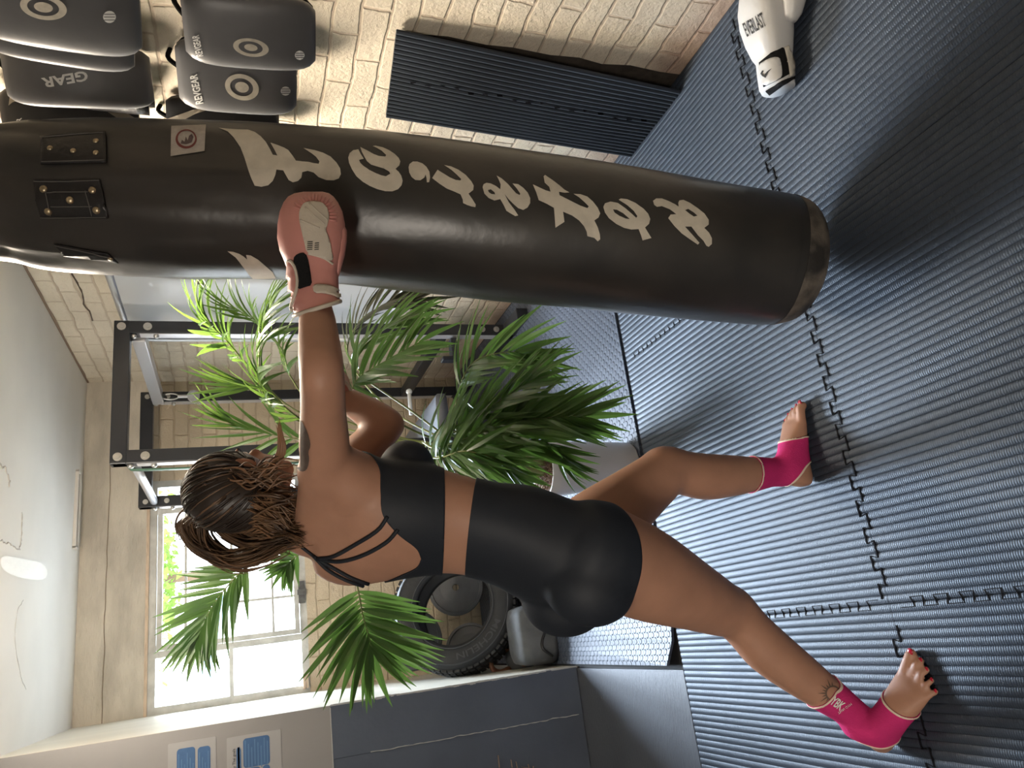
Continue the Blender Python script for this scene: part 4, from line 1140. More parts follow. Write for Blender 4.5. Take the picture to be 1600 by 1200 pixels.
pg = poster('lower poster on the grey wall titled Thai goals with a tall blue text box', [(355, 1153), (441, 1139), (441, 1300), (355, 1300)],
       [[(380, 1153), (421.5, 1149), (421.5, 1197), (380, 1197)], [(370, 1167.5), (377.5, 1167), (377.5, 1290), (370, 1290)], [(384, 1199.5), (408, 1198), (408, 1290), (384, 1290)], [(411.5, 1195), (423, 1194), (423, 1290), (411.5, 1290)]], [8, 0, 2, 1])
v_, f_ = text2d('Muay Thai goals', 1.0, 0.01, 0.0, None)
v_ = v_ - v_.min(0); hh = v_[:, 1].max()
pe = wp(366.5, 1170, 0.004); size_ = abs(wp(366, 1170)[2] - wp(372, 1170)[2]) * 0.95
link_mesh('title_lettering', [(pe[0] - (v_[:, 0].max() - x) / hh * size_, YW_ - 0.0035, pe[2] + (y / hh - 0.0) * size_ - size_ * 0.4) for x, y in v_], f_, M_ink, pg)
# ------------------------------------------------------------------ artificial palm
lm_ = bpy.data.materials.new('palm_leaf'); lm_.use_nodes = True
nt = lm_.node_tree; b = nt.nodes['Principled BSDF']; L = nt.links.new
tcn = nt.nodes.new('ShaderNodeTexCoord'); nzp = nt.nodes.new('ShaderNodeTexNoise'); nzp.inputs['Scale'].default_value = 9; nzp.inputs['Detail'].default_value = 3
L(tcn.outputs['Object'], nzp.inputs['Vector'])
rp = nt.nodes.new('ShaderNodeValToRGB')
rp.color_ramp.elements[0].position = 0.35; rp.color_ramp.elements[0].color = (0.030, 0.085, 0.022, 1)
rp.color_ramp.elements[1].position = 0.70; rp.color_ramp.elements[1].color = (0.075, 0.150, 0.035, 1)
L(nzp.outputs['Fac'], rp.inputs['Fac']); L(rp.outputs['Color'], b.inputs['Base Color'])
b.inputs['Roughness'].default_value = 0.36; b.inputs['Specular IOR Level'].default_value = 0.5
trn = nt.nodes.new('ShaderNodeBsdfTranslucent'); trn.inputs['Color'].default_value = (0.17, 0.30, 0.05, 1)
mxs = nt.nodes.new('ShaderNodeMixShader'); mxs.inputs[0].default_value = 0.33
L(b.outputs[0], mxs.inputs[1]); L(trn.outputs[0], mxs.inputs[2]); L(mxs.outputs[0], nt.nodes['Material Output'].inputs['Surface'])
M_leaf = lm_
M_stem = mat('palm_stem', (0.16, 0.19, 0.06), 0.5, noise=0.3, nscale=14)
M_dry = mat('dark_dry_leaf', (0.035, 0.045, 0.022), 0.5, noise=0.3, nscale=10)

pot_c = px(852, 733, 2.86)
pot_top = pot_c[2]
palm = thing('potted_palm', 'tall artificial palm with arching green fronds in a pale pot behind the woman', 'palm', (pot_c[0], pot_c[1], 0.012))
rp_ = onplane(825, 735, 2, pot_top)
PR = 0.105
MB().loft([((pot_c[0], pot_c[1], z), np.array([r, 0, 0]), np.array([0, r, 0])) for z, r in ((0.013, .080), (0.02, .085), (pot_top - .03, PR), (pot_top + 0.012, PR + .004), (pot_top + 0.014, PR + .002), (pot_top + 0.010, PR - .008), (pot_top - .02, PR - .012))], 36).build('pot', mat('pale_pot_glaze', (0.62, 0.63, 0.65), 0.3), palm, smooth=True)
mo = MB(); mo.ball((pot_c[0], pot_c[1], pot_top - 0.03), (PR - .012, PR - .012, 0.05), n=24, m=12)
for k in range(260):
    a, r = rng.uniform(0, 2 * PI), (PR - 0.02) * math.sqrt(rng.random())
    c = np.array([pot_c[0] + r * math.cos(a), pot_c[1] + r * math.sin(a), pot_top + 0.004 + 0.014 * (1 - (r / PR) ** 2)])
    d = unit(rng.normal(size=3) * np.array([1, 1, .35])) * 0.02
    mo.tube([c - d, c + rng.normal(0, .006, 3) + np.array([0, 0, .005]), c + d], 0.0011, 4)
mo.build('moss_filling', mat('brown_moss', (0.17, 0.105, 0.070), 0.9, noise=0.4, nscale=60), palm)
crown = px(720, 700, 2.72)
ct = MB()
for k in range(5):
    a = k * 1.26
    base = np.array([pot_c[0] + 0.03 * math.cos(a), pot_c[1] + 0.03 * math.sin(a), pot_top - 0.01])
    ct.tube(spline([base, base * 0.5 + crown * 0.5 + np.array([0.02 * math.cos(a), 0.02 * math.sin(a), 0.0]), crown + rng.normal(0, .012, 3)], 10), [0.012] * 5 + [0.009] * 5, 8)
ct.build('cane_stem', M_stem, palm, smooth=True)

def leaflet(mb, p, d, n_, length, width, droop, fold=0.35, seg=7):
    """one narrow folded leaflet from p along d, drooping under gravity"""
    d = unit(d); pts = []; q = np.array(p, float); dd = d.copy()
    for i in range(seg + 1):
        pts.append(q.copy()); q = q + dd * (length / seg); dd = unit(dd + np.array([0, 0, -1]) * droop / seg)
    side0 = unit(np.cross(d, n_))
    v = []
    for i, q in enumerate(pts):
        t = unit(pts[min(i + 1, seg)] - pts[max(i - 1, 0)])
        sd = unit(side0 - t * (side0 @ t)); up_ = np.cross(sd, t)
        s_ = i / seg
        w_ = width * (0.30 + 0.70 * min(1, s_ / 0.22)) * (1 - max(0, (s_ - 0.3) / 0.7) ** 1.6)
        w_ = max(w_, 0.0006)
        v += [q - sd * w_ + up_ * w_ * fold, q, q + sd * w_ + up_ * w_ * fold]
    f = []
    for i in range(seg):
        a = 3 * i
        f += [(a, a + 1, a + 4, a + 3), (a + 1, a + 2, a + 5, a + 4)]
    mb.add(v, f)
def frond(pts, n, l0, w, droop=0.5, ang=45, up=(0, 0, 1), m=None, start=0.25, left=True, right=True, lmul=(1, 1), jit=1.0, seed=0, spread=None):
    rr = np.random.default_rng(100 + seed)
    mb = MB(); P = spline(pts, 40)
    mbs = MB(); mbs.tube(P, list(np.linspace(0.0046, 0.0016, 40)), 6)
    for k in range(n):
        s_ = start + (1 - start) * (k + 0.5) / n
        i = int(s_ * 39); p = P[i]; t = unit(P[min(i + 1, 39)] - P[max(i - 1, 0)])
        u = np.array(up, float)
        sd = unit(np.cross(t, u))
        ln = l0 * (0.55 + 0.45 * math.sin(PI * min(1.0, (s_ - start) / (1 - start) * 0.72 + 0.22)))
        a0 = math.radians(ang * (1.15 - 0.75 * (s_ - start) / (1 - start)))
        for sg, on, lm2 in ((1, left, lmul[0]), (-1, right, lmul[1])):
            if not on: continue
            a = a0 + rr.normal(0, 0.10) * jit
            upn = unit(np.cross(sd, t))
            d = t * math.cos(a) + sd * sg * math.sin(a) + upn * (0.12 + rr.normal(0, 0.10) * jit)
            leaflet(mb, p, d, upn if sg > 0 else upn, ln * lm2 * rr.uniform(0.85, 1.12), w * rr.uniform(0.85, 1.12), droop * rr.uniform(0.6, 1.4))
    # end leaflet
    t = unit(P[-1] - P[-3]); leaflet(mb, P[-1], t, np.array(up, float), l0 * 0.7, w, droop)
    o = mb.build('frond', m or M_leaf, palm, smooth=False)
    mbs.build('rachis', M_stem, o, smooth=True)
    return o
def V3(*q): return [px(*a) for a in q]
tocam = lambda x, y: -unit(ray(x, y))
# spines: photo points with depth
FR = [
    # upper cluster beside the glove
    dict(pts=V3((720, 700, 2.72), (600, 690, 2.7), (480, 662, 2.62), (420, 630, 2.55), (405, 575, 2.5), (410, 520, 2.45), (425, 480, 2.42)), n=17, l0=.27, w=.0105, droop=.85, ang=58, start=.50),
    dict(pts=V3((720, 700, 2.74), (580, 680, 2.8), (460, 640, 2.85), (392, 575, 2.8), (352, 530, 2.72), (330, 508, 2.68), (322, 492, 2.66)), n=17, l0=.27, w=.0105, droop=.9, ang=52, start=.50),
    dict(pts=V3((720, 700, 2.74), (600, 690, 2.8), (500, 690, 2.85), (430, 680, 2.86), (385, 668, 2.84), (358, 655, 2.8)), n=11, l0=.25, w=.0105, droop=.5, ang=32, start=.45),
    dict(pts=V3((720, 700, 2.72), (610, 680, 2.74), (500, 640, 2.74), (455, 590, 2.72), (440, 545, 2.70), (405, 505, 2.68), (360, 478, 2.66)), n=15, l0=.26, w=.0100, droop=.9, ang=50, start=.52),
    dict(pts=V3((720, 700, 2.72), (600, 690, 2.66), (500, 670, 2.58), (450, 640, 2.52), (420, 610, 2.48), (375, 600, 2.46)), n=13, l0=.28, w=.0105, droop=.7, ang=40, start=.5),
    # bright frond between arm and bag
    dict(pts=V3((720, 700, 2.72), (640, 670, 2.62), (560, 620, 2.5), (560, 592, 2.46), (605, 563, 2.44), (655, 535, 2.42)), n=15, l0=.23, w=.0115, droop=.35, ang=55, start=.46),
    dict(pts=V3((720, 700, 2.76), (610, 640, 2.9), (545, 560, 2.95), (560, 505, 2.92), (600, 478, 2.90), (650, 470, 2.88)), n=15, l0=.24, w=.009, droop=.5, ang=48, start=.45, m=M_dry),
    dict(pts=V3((720, 700, 2.76), (640, 640, 2.8), (570, 590, 2.8), (560, 555, 2.78), (600, 515, 2.75), (640, 500, 2.74)), n=15, l0=.25, w=.0105, droop=.5, ang=45, start=.45),
    # right hand fronds
    dict(pts=V3((715, 690, 2.72), (712, 640, 2.66), (722, 595, 2.6), (745, 563, 2.56), (795, 550, 2.52), (830, 558, 2.5)), n=16, l0=.25, w=.011, droop=.45, ang=50, start=.30),
    dict(pts=V3((712, 705, 2.70), (690, 690, 2.6), (735, 660, 2.5), (790, 620, 2.42), (835, 590, 2.38)), n=18, l0=.25, w=.0105, droop=.4, ang=38, start=.22),
    dict(pts=V3((700, 712, 2.62), (740, 688, 2.5), (800, 662, 2.42), (860, 652, 2.36), (905, 650, 2.33)), n=26, l0=.26, w=.0115, droop=.35, ang=40, start=.12),
    dict(pts=V3((690, 712, 2.60), (740, 700, 2.5), (800, 690, 2.44), (850, 690, 2.40), (880, 715, 2.38)), n=24, l0=.22, w=.0105, droop=.8, ang=45, start=.12),
    dict(pts=V3((665, 715, 2.62), (690, 715, 2.5), (725, 705, 2.42), (770, 715, 2.4), (800, 735, 2.38)), n=20, l0=.21, w=.011, droop=.4, ang=42, start=.08),
    dict(pts=V3((660, 690, 2.66), (680, 700, 2.56), (715, 690, 2.46), (770, 670, 2.42), (820, 655, 2.4)), n=22, l0=.25, w=.011, droop=.4, ang=48, start=.08),
    # fronds to the left of the woman
    dict(pts=V3((720, 705, 2.75), (560, 760, 2.8), (430, 840, 2.85), (388, 882, 2.85), (352, 920, 2.82), (326, 958, 2.80), (312, 995, 2.78)), n=18, l0=.24, w=.0125, droop=.15, ang=44, start=.52, up=(0.25, -0.9, 0.1)),
    dict(pts=V3((720, 720, 2.75), (620, 800, 2.7), (545, 880, 2.6), (558, 915, 2.55), (566, 958, 2.5), (575, 990, 2.47), (582, 1018, 2.45)), n=22, l0=.26, w=.0125, droop=.25, ang=58, start=.55, up=(0.1, -0.95, 0.2)),
    dict(pts=V3((720, 720, 2.75), (600, 790, 2.85), (500, 850, 2.9), (462, 870, 2.9), (448, 885, 2.88)), n=8, l0=.14, w=.010, droop=.3, ang=50, start=.72, up=(0.1, -0.95, 0.2)),
]
for k, d in enumerate(FR): frond(seed=k, **d)

# ------------------------------------------------------------------ white boxing glove on the floor by the wall
M_wg = mat('white_glove_leather', (0.60, 0.60, 0.60), 0.38, spec=0.5, noise=0.06, nscale=10, bump=0.22, bscale=22)
M_wg2 = mat('ivory_glove_edge', (0.66, 0.62, 0.54), 0.45, noise=0.08, nscale=12)
g0 = flo(1199, 70, ZT)
twg = thing('boxing_glove', 'white boxing glove with black lettering and strap lying on the floor by the brick wall', 'boxing glove', (g0[0], g0[1], ZT), 'gloves')
del twg['group']
A0 = flo(1212, 140, ZT + 0.045); A1 = flo(1192, -40, ZT + 0.06)      # cuff to fist
ax_ = unit(A1 - A0); sd_ = unit(np.cross(ax_, UP)) if 'UP' in globals() else unit(np.cross(ax_, (0, 0, 1))); uz = np.cross(sd_, ax_)
def gsec(x, y1, y2, z, h):
    return None
secs = [(0.00, .048, .036), (.012, .050, .040), (.05, .050, .042), (.085, .050, .043), (.10, .056, .048), (.14, .068, .055), (.19, .078, .060), (.23, .078, .062), (.27, .070, .060), (.30, .054, .048), (.318, .030, .028)]
rings = []
for s_, w_, h_ in secs:
    c = A0 + ax_ * s_; c = np.array([c[0], c[1], ZT + h_ * 0.98 + 0.001])
    rings.append((c, sd_ * w_, np.array([0, 0, h_])))
wgm = MB().loft(rings, 36, power=2.4).build('glove_body', M_wg, twg, smooth=True)
bwg = bvh_of(wgm)
# thumb on the near side
side_s = 1 if (sd_ @ (CAM - A0)) > 0 else -1
rings = []
for s_, w_ in ((.155, .014), (.17, .024), (.20, .030), (.235, .032), (.265, .027), (.283, .014)):
    c = A0 + ax_ * s_ + sd_ * side_s * (.070 + 0.02 * math.sin((s_ - .15) * 20)); rings.append((np.array([c[0], c[1], ZT + 0.040]), sd_ * w_, np.array([0, 0, w_ * 1.05])))
MB().loft(rings, 20).build('glove_thumb', M_wg, twg, smooth=True)
text_patch('lettering', 'EVERLAST', (1168, 58), (30, -18), (-8, -21), bwg, 0.0014, M_ink, twg, bold=0.015, shear=0.0)
patch('black_strap', [[[(1187, 98), (1205, 83), (1222, 74), (1226, 76), (1233, 116), (1222, 122), (1194, 136), (1190, 118)]]], bwg, 0.0012, M_velcro, twg, cell=5, thick=0.002)
sp2 = patch('white_strap_end', [[[(1187, 102), (1203, 92), (1214, 90), (1219, 94), (1222, 118), (1219, 123), (1194, 135), (1190, 118)]]], bwg, 0.0038, M_wg, twg, cell=5, smooth=1, thick=0.003)
bs2 = bvh_of(sp2)
patch('strap_mark', [[[(1190, 115), (1193, 110), (1195, 111), (1193, 115), (1196, 117), (1200, 112), (1207, 107), (1202, 113), (1198, 122), (1193, 119)]]], bs2, 0.0045, M_ink, sp2, cell=4)
patch('ivory_edge', [[[(1224, 74), (1231, 71), (1243, 108), (1243, 118), (1233, 120), (1230, 98)]]], bwg, 0.002, M_wg2, twg, cell=5, thick=0.003)
patch('black_binding', [[[(1196, 141), (1222, 126), (1242, 119), (1243, 123), (1224, 131), (1202, 147)]]], bwg, 0.002, M_velcro, twg, cell=5, thick=0.003, fallback=None)
# ------------------------------------------------------------------ the woman
M_skin = mat('tanned_skin', (0.42, 0.225, 0.150), 0.5, spec=0.35, noise=0.10, nscale=14, bump=0.04, bscale=160, sss=0.08)
fa = math.radians(30)
FW = np.array([math.cos(fa), math.sin(fa), 0.0]); RT = np.array([math.sin(fa), -math.cos(fa), 0.0]); UP = np.array([0, 0, 1.0])

# joints, read off the photo with the depth of each along the view axis
J = dict(
    pel=px(880, 876, 1.655),
    aL=np.array([0.295, 1.652, 0.088]), aR=np.array([-0.322, 1.590, 0.088]),
    kL=px(1040, 736, 1.89), kR=px(1141, 957, 1.80),
    c7=px(478, 838, 1.615),
    sR=px(508, 724, 1.475), eR=px(503, 585, 1.335), wR=px(493, 470, 1.492), gR=px(487, 385, 1.55),
    head=px(376, 762, 1.655))
pa = math.radians(6)
FP = np.array([math.cos(pa), math.sin(pa), 0.0]); RP = np.array([math.sin(pa), -math.cos(pa), 0.0])      # the pelvis is turned less than the chest
J['hL'] = J['pel'] - RP * 0.085 + FP * 0.022 + UP * (-0.03)
J['hR'] = J['pel'] + RP * 0.085 + FP * 0.0 + UP * (-0.035)
J['sL'] = px(535, 735, 1.84)
J['eL'] = px(608, 664, 1.80)
J['wL'] = px(520, 612, 1.885)
person = thing('person', 'woman in black sports bra and shorts punching the bag with her right glove', 'person', ((J['aL'][0] + J['aR'][0]) / 2, 1.6, ZT))

bm_ = MB()
def limb(pts, radii, n=20, flat=None):
    """round tapering limb through pts; flat=(vector, factor) squeezes it along a direction"""
    P = spline(pts, 6 * (len(pts) - 1) + 1); Rr = [r[0] for r in spline([(r,) for r in radii], 6 * (len(pts) - 1) + 1)]
    rings = []
    t0 = unit(P[1] - P[0]); t1 = unit(P[-1] - P[-2])
    P = [P[0] - t0 * Rr[0] * 0.8, P[0] - t0 * Rr[0] * 0.5] + P + [P[-1] + t1 * Rr[-1] * 0.5, P[-1] + t1 * Rr[-1] * 0.8]
    Rr = [Rr[0] * 0.55, Rr[0] * 0.86] + Rr + [Rr[-1] * 0.86, Rr[-1] * 0.55]
    prev = None
    for i, p in enumerate(P):
        t = unit(P[min(i + 1, len(P) - 1)] - P[max(i - 1, 0)])
        if flat is not None: prev = np.array(flat[0], float)
        if prev is None: prev = unit(np.cross(t, (0, 0, 1) if abs(t[2]) < .9 else (1, 0, 0)))
        sd = unit(prev - t * (prev @ t)); prev = sd if flat is None else prev
        u = np.cross(t, sd)
        k = flat[1] if flat is not None else 1.0
        rings.append((p, sd * Rr[i] * k, u * Rr[i]))
    bm_.loft(rings, n)
# torso
tor = [((958, 886, 1.655), .105, .070), ((925, 880, 1.655), .148, .098), ((880, 868, 1.655), .160, .112), ((825, 850, 1.650), .148, .118),
       ((770, 834, 1.640), .132, .097), ((725, 822, 1.630), .124, .092), ((680, 814, 1.620), .128, .094), ((640, 812, 1.610), .138, .100),
       ((595, 816, 1.605), .150, .102), ((555, 826, 1.605), .152, .092), ((520, 836, 1.610), .132, .074), ((490, 843, 1.615), .085, .058)]
P = spline([px(*a) for a, w, e in tor], 45); W_ = [x[0] for x in spline([(w,) for a, w, e in tor], 45)]; E_ = [x[0] for x in spline([(e,) for a, w, e in tor], 45)]
rings = []
for i in range(45):
    q = fa + (pa - fa) * max(0.0, min(1.0, (24 - i) / 12.0))
    rings.append((P[i], np.array([math.sin(q), -math.cos(q), 0]) * W_[i], np.array([math.cos(q), math.sin(q), 0]) * E_[i]))
bm_.loft(rings, 32, power=2.25)
axT = P
# buttocks
for s_ in (1, -1):
    bm_.ball(J['pel'] + RP * 0.074 * s_ - FP * 0.066 + UP * (-0.022), (0.086, 0.086, 0.100), axes=[RP, FP, UP], n=20, m=14)
# chest and shoulder blades
for s_ in (1, -1):
    bm_.ball(px(640, 812, 1.61) + RT * 0.068 * s_ + FW * 0.085 + UP * 0.0, (0.062, 0.058, 0.058), axes=[RT, FW, UP], n=18, m=12)
bm_.ball(px(560, 805, 1.562), (0.085, 0.040, 0.10), axes=[RT, FW, UP], n=16, m=12)
bm_.ball(J['sR'] * 0.9 + J['c7'] * 0.1, 0.052, n=16, m=12)
bm_.ball(J['sL'], 0.055, n=16, m=12)
# shoulders to neck
limb([J['c7'] - UP * 0.02, (J['c7'] + J['sR']) / 2 - UP * 0.012, J['sR']], [.050, .050, .048])
limb([J['c7'] - UP * 0.02, (J['c7'] + J['sL']) / 2 - UP * 0.012, J['sL']], [.050, .048, .046])
limb([px(590, 775, 1.56), px(550, 752, 1.525), J['sR'] - UP * 0.02], [.066, .066, .046])
limb([px(575, 800, 1.70), J['sL'] - UP * 0.03], [.062, .046])
# neck and head
hd = J['head']
hf = math.radians(38); HF = unit([math.cos(hf), math.sin(hf), -0.16]); HR = unit(np.cross(HF, UP)); HU = np.cross(HR, HF)
limb([J['c7'] - UP * 0.01 + FW * 0.01, (J['c7'] * 0.55 + hd * 0.45) + FW * 0.008, hd - HU * 0.055], [.056, .050, .050])
bm_.ball(hd + HU * 0.018 - HF * 0.005, (0.070, 0.088, 0.090), axes=[HR, HF, HU], n=28, m=20)
bm_.ball(hd + HF * 0.034 - HU * 0.042, (0.055, 0.056, 0.064), axes=[HR, HF, HU], n=24, m=16)
bm_.ball(hd + HF * 0.066 - HU * 0.088, (0.026, 0.022, 0.019), axes=[HR, HF, HU])
limb([hd + HF * 0.086 + HU * 0.010, hd + HF * 0.101 - HU * 0.022, hd + HF * 0.096 - HU * 0.032], [.007, .011, .010], 12)
for s_ in (1, -1):
    bm_.ball(hd + HF * 0.074 + HR * 0.032 * s_ + HU * 0.018, (0.020, 0.010, 0.006), axes=[HR, HF, HU])        # brow
    bm_.ball(hd + HF * 0.066 + HR * 0.040 * s_ - HU * 0.022, (0.017, 0.014, 0.014), axes=[HR, HF, HU])        # cheek
    bm_.ball(hd - HF * 0.006 + HR * 0.073 * s_ - HU * 0.008, (0.008, 0.017, 0.030), axes=[HR, HF, HU])        # ear
bm_.ball(hd + HF * 0.089 - HU * 0.052, (0.022, 0.009, 0.006), axes=[HR, HF, HU]); bm_.ball(hd + HF * 0.088 - HU * 0.062, (0.020, 0.010, 0.007), axes=[HR, HF, HU])
# arms
def mid(a, b, t): return J[a] * (1 - t) + J[b] * t
limb([J['sR'] + (J['sR'] - J['eR']) * 0.12, mid('sR', 'eR', .22), mid('sR', 'eR', .6), J['eR'], mid('eR', 'wR', .28), mid('eR', 'wR', .75), J['wR'], mid('wR', 'gR', .6)],
     [.046, .049, .043, .0405, .0405, .0355, .0300, .027])
limb([J['sL'], mid('sL', 'eL', .3), mid('sL', 'eL', .7), J['eL']], [.046, .050, .045, .040])
limb([J['eL'], mid('eL', 'wL', .28), mid('eL', 'wL', .8), J['wL']], [.040, .041, .032, .030])
# legs
def leg(h, k, a, sgn, thigh, shin):
    H, K, A = J[h], J[k], J[a]
    fwd = unit(np.cross(K - H, np.cross(A - K, K - H)) * -1.0)
    ax = unit(A - K)
    fw2 = FOOT[sgn][0]
    back = -(fw2 - ax * (fw2 @ ax)); back = unit(back)
    limb([H, mid(h, k, .35), mid(h, k, .7), mid(h, k, .92), K + (-back) * 0.004, mid(k, a, .14) + back * 0.004, mid(k, a, .32) + back * 0.013, mid(k, a, .6) + back * 0.008, mid(k, a, .86), A], thigh + shin, 24)
    bm_.ball(K - back * 0.022, 0.040, n=14, m=10)
FOOT = {}
def foot(sgn, heel, toe, A):
    """heel and toe: points on the mat; sgn=+1 right foot (little toe to its right)"""
    f = unit(np.array([toe[0] - heel[0], toe[1] - heel[1], 0])); o = np.array([f[1], -f[0], 0]) * sgn      # o: towards the little toe
    Lf = math.hypot(toe[0] - heel[0], toe[1] - heel[1]); hz = np.array([heel[0], heel[1], ZT])
    FOOT['R' if sgn > 0 else 'L'] = (f, o, hz, Lf)
    def q(a, b, z): return hz + f * a * Lf + o * b + UP * z
    secs = [(0.035, 0, .030, .018, .020), (0.07, 0, .033, .027, .031), (0.16, 0, .042, .031, .042), (0.28, .002, .050, .032, .050), (0.40, .004, .045, .034, .045),
            (0.54, .006, .034, .039, .034), (0.66, .006, .025, .043, .025), (0.75, .006, .019, .044, .019), (0.80, .006, .015, .040, .014)]
    bm_.loft([(q(a, b, z), o * w, UP * h) for a, b, z, w, h in secs], 22, power=2.3)
    limb([q(0.22, 0, .052), (q(0.24, 0, .075) + A) / 2, A + UP * 0.02], [.034, .036, .037])
    bm_.ball(A + o * 0.033 + UP * (-0.006), 0.013, n=12, m=8); bm_.ball(A - o * 0.033 + UP * 0.006, 0.013, n=12, m=8)
    nails = []
    toes = [(-.031, 1.0, .0130), (-.0092, .985, .0082), (.0088, .955, .0077), (.0260, .91, .0074), (.0420, .855, .0072)]
    for i, (b, l, r) in enumerate(toes):
        p0, p1, p2 = q(.70, b * .92 + .004, .020), q(l - .085, b * 1.04 + .003, .020 if i else .018), q(l - r / Lf, b * 1.10 + .003, r * 0.95)
        limb([p0, p1, p2], [r * .95, r * .88, r * .98], 12)
        nails.append((p2 + f * r * 0.35 + UP * r * 0.62, r))
    return nails
fL = foot(-1, flo(1270, 762, ZT) + np.array([-0.005, 0, 0]), flo(1246, 630, ZT), J['aL'])
hR_ = flo(1386, 1169, ZT); tR_ = flo(1438, 1020, ZT)
fR = foot(1, hR_, np.array([tR_[0] - 0.012, tR_[1] - 0.018, 0]), J['aR'])
leg('hL', 'kL', 'aL', 'L', [.098, .092, .075, .066, .061], [.057, .060, .052, .038, .035])
leg('hR', 'kR', 'aR', 'R', [.106, .102, .080, .066, .060], [.056, .059, .051, .038, .035])

body = bm_.build('body', M_skin, person, smooth=True)
bake(body, [('REMESH', dict(mode='VOXEL', voxel_size=0.0044))])
def relax(o, its):
    """smooth the surface: its gives the number of passes for every vertex"""
    v, f = arrays(o); n = len(v)
    e = np.empty(len(o.data.edges) * 2, dtype=np.int64); o.data.edges.foreach_get('vertices', e); e = e.reshape(-1, 2)
    cnt = np.bincount(e.ravel(), minlength=n)[:, None].astype(float)
    for k in range(int(its.max())):
        a = np.zeros_like(v)
        for c in range(3):
            a[:, c] = np.bincount(e[:, 0], v[e[:, 1], c], n) + np.bincount(e[:, 1], v[e[:, 0], c], n)
        m_ = (its > k)[:, None]
        v = np.where(m_, v * 0.5 + 0.5 * a / cnt, v)
    o.data.vertices.foreach_set('co', v.ravel()); o.data.update()
v0, _ = arrays(body)
toe_ = np.minimum(np.linalg.norm(v0 - np.array([*flo(1238, 650, ZT)[:2], ZT]), axis=1), np.linalg.norm(v0 - np.array([*flo(1440, 1050, ZT)[:2], ZT]), axis=1))
its = np.where(toe_ < 0.10, 3, 34); its = np.where(np.linalg.norm(v0 - hd - HF * 0.07, axis=1) < 0.11, 5, its)
relax(body, its)
body.data.polygons.foreach_set('use_smooth', [True] * len(body.data.polygons))
bV, bF = arrays(body); bN = vnormals(body)
body_bvh = BVHTree.FromPolygons([tuple(p) for p in bV], bF)

# --- which bone each vertex belongs to
def segd(p, a, b):
    ab = b - a; t = np.clip(((p - a) @ ab) / (ab @ ab), 0, 1)
    return np.linalg.norm(p - (a + t[:, None] * ab), axis=1)
bones = {'torso': [(axT[2], axT[20], .125), (axT[20], axT[38], .12)], 'neck': [(J['c7'], hd, .05)],
         'legL': [(J['hL'], J['kL'], .085), (J['kL'], J['aL'], .05)], 'legR': [(J['hR'], J['kR'], .09), (J['kR'], J['aR'], .05)],
         'armR': [(mid('sR', 'eR', .12), J['eR'], .043), (J['eR'], J['gR'], .036)], 'armL': [(mid('sL', 'eL', .25), J['eL'], .046), (J['eL'], J['wL'], .036)]}
names = list(bones)
D_ = np.stack([np.min([segd(bV, a, b) / r for a, b, r in bones[k]], axis=0) for k in names], 1)
part = np.array(names)[D_.argmin(1)]

def garment(name, g, off, m, parent, thick=0.0025, smooth_it=3):
    V, Fc, N = clip_mesh(bV, bF, g, bN)
    o = link_mesh(name, V + N * off, Fc, m, parent, smooth=True)
    if thick:
        md = o.modifiers.new('thick', 'SOLIDIFY'); md.thickness = thick; md.offset = -1.0
    return o
M_cloth = mat('black_stretch_fabric', (0.014, 0.018, 0.026), 0.62, spec=0.35, noise=0.15, nscale=6, bump=0.05, bscale=220)
# shorts: waistband plane, hems square to the thighs
wA, wB, wC = px(745, 741, 1.60), px(727, 905, 1.66), px(733, 822, 1.53)
wn = unit(np.cross(wB - wA, wC - wA)); wn = wn if wn[2] > 0 else -wn
g_w = (wA - bV) @ wn
tL, tR = unit(J['kL'] - J['hL']), unit(J['kR'] - J['hR'])
hemR = px(946, 880, 1.60); hemL = px(952, 806, 1.66)
nR = unit(tR * 1.0 + FP * 0.34); nL = unit(-UP * 0.75 + FP * 0.65)
iL, iR = names.index('legL'), names.index('legR')
g_low = np.where(D_[:, iR] < D_[:, iL], (hemR - bV) @ nR, (hemL - bV) @ nL)
fw_, up_ = (bV - J['pel']) @ FP, (bV - J['pel']) @ UP
g_low = np.maximum(g_low, np.minimum(np.minimum(-fw_ - 0.03, up_ + 0.110), 0.01 - (bV - J['pel']) @ RP))      # the seat is covered all the way down
g_sh = np.minimum(g_w, g_low)
g_sh = np.where(np.isin(part, ['armR', 'armL', 'neck']), -0.1, g_sh)
shorts = garment('shorts', g_sh, 0.0035, M_cloth, person)
# bra
bA, bB, bC = px(694, 724, 1.56), px(690, 908, 1.66), px(694, 815, 1.52)
bn = unit(np.cross(bB - bA, bC - bA)); bn = bn if bn[2] > 0 else -bn
g_b = (bV - bA) @ bn
cax = px(640, 814, 1.61)
rel = bV - cax
th = np.arctan2(rel @ RT, rel @ FW)                         # 0 front, +90deg right side, 180 back
ath = np.abs(th)
kx = [0, 0.35, 0.7, 1.05, 1.4, 1.75, 2.1, 2.45, 2.8, PI]; ky = [0.150, 0.175, 0.212, 0.165, 0.132, 0.126, 0.120, 0.092, 0.056, 0.045]
sp_ = spline(list(zip(kx, ky)), 200)
top_h = np.interp(ath, [q[0] for q in sp_], [q[1] for q in sp_])
g_t = top_h - g_b
g_br = np.minimum(g_b, g_t)
g_br = np.where(np.isin(part, ['torso', 'neck']), g_br, np.where(np.isin(part, ['armR', 'armL']), -0.1, -0.1))
bra = garment('sports_bra', g_br, 0.0035, M_cloth, person)
def strap_line(pts, r, nm='bra_strap'):
    P = [hit(body_bvh, a, b2, 0.003) for a, b2 in spline(pts, 16)]
    P = [p for p in P if p is not None]
    MB().tube(P, r, 8).build(nm, M_cloth, bra, smooth=True)
strap_line([(606, 806), (590, 828), (552, 852), (522, 868), (498, 872)], 0.0042)
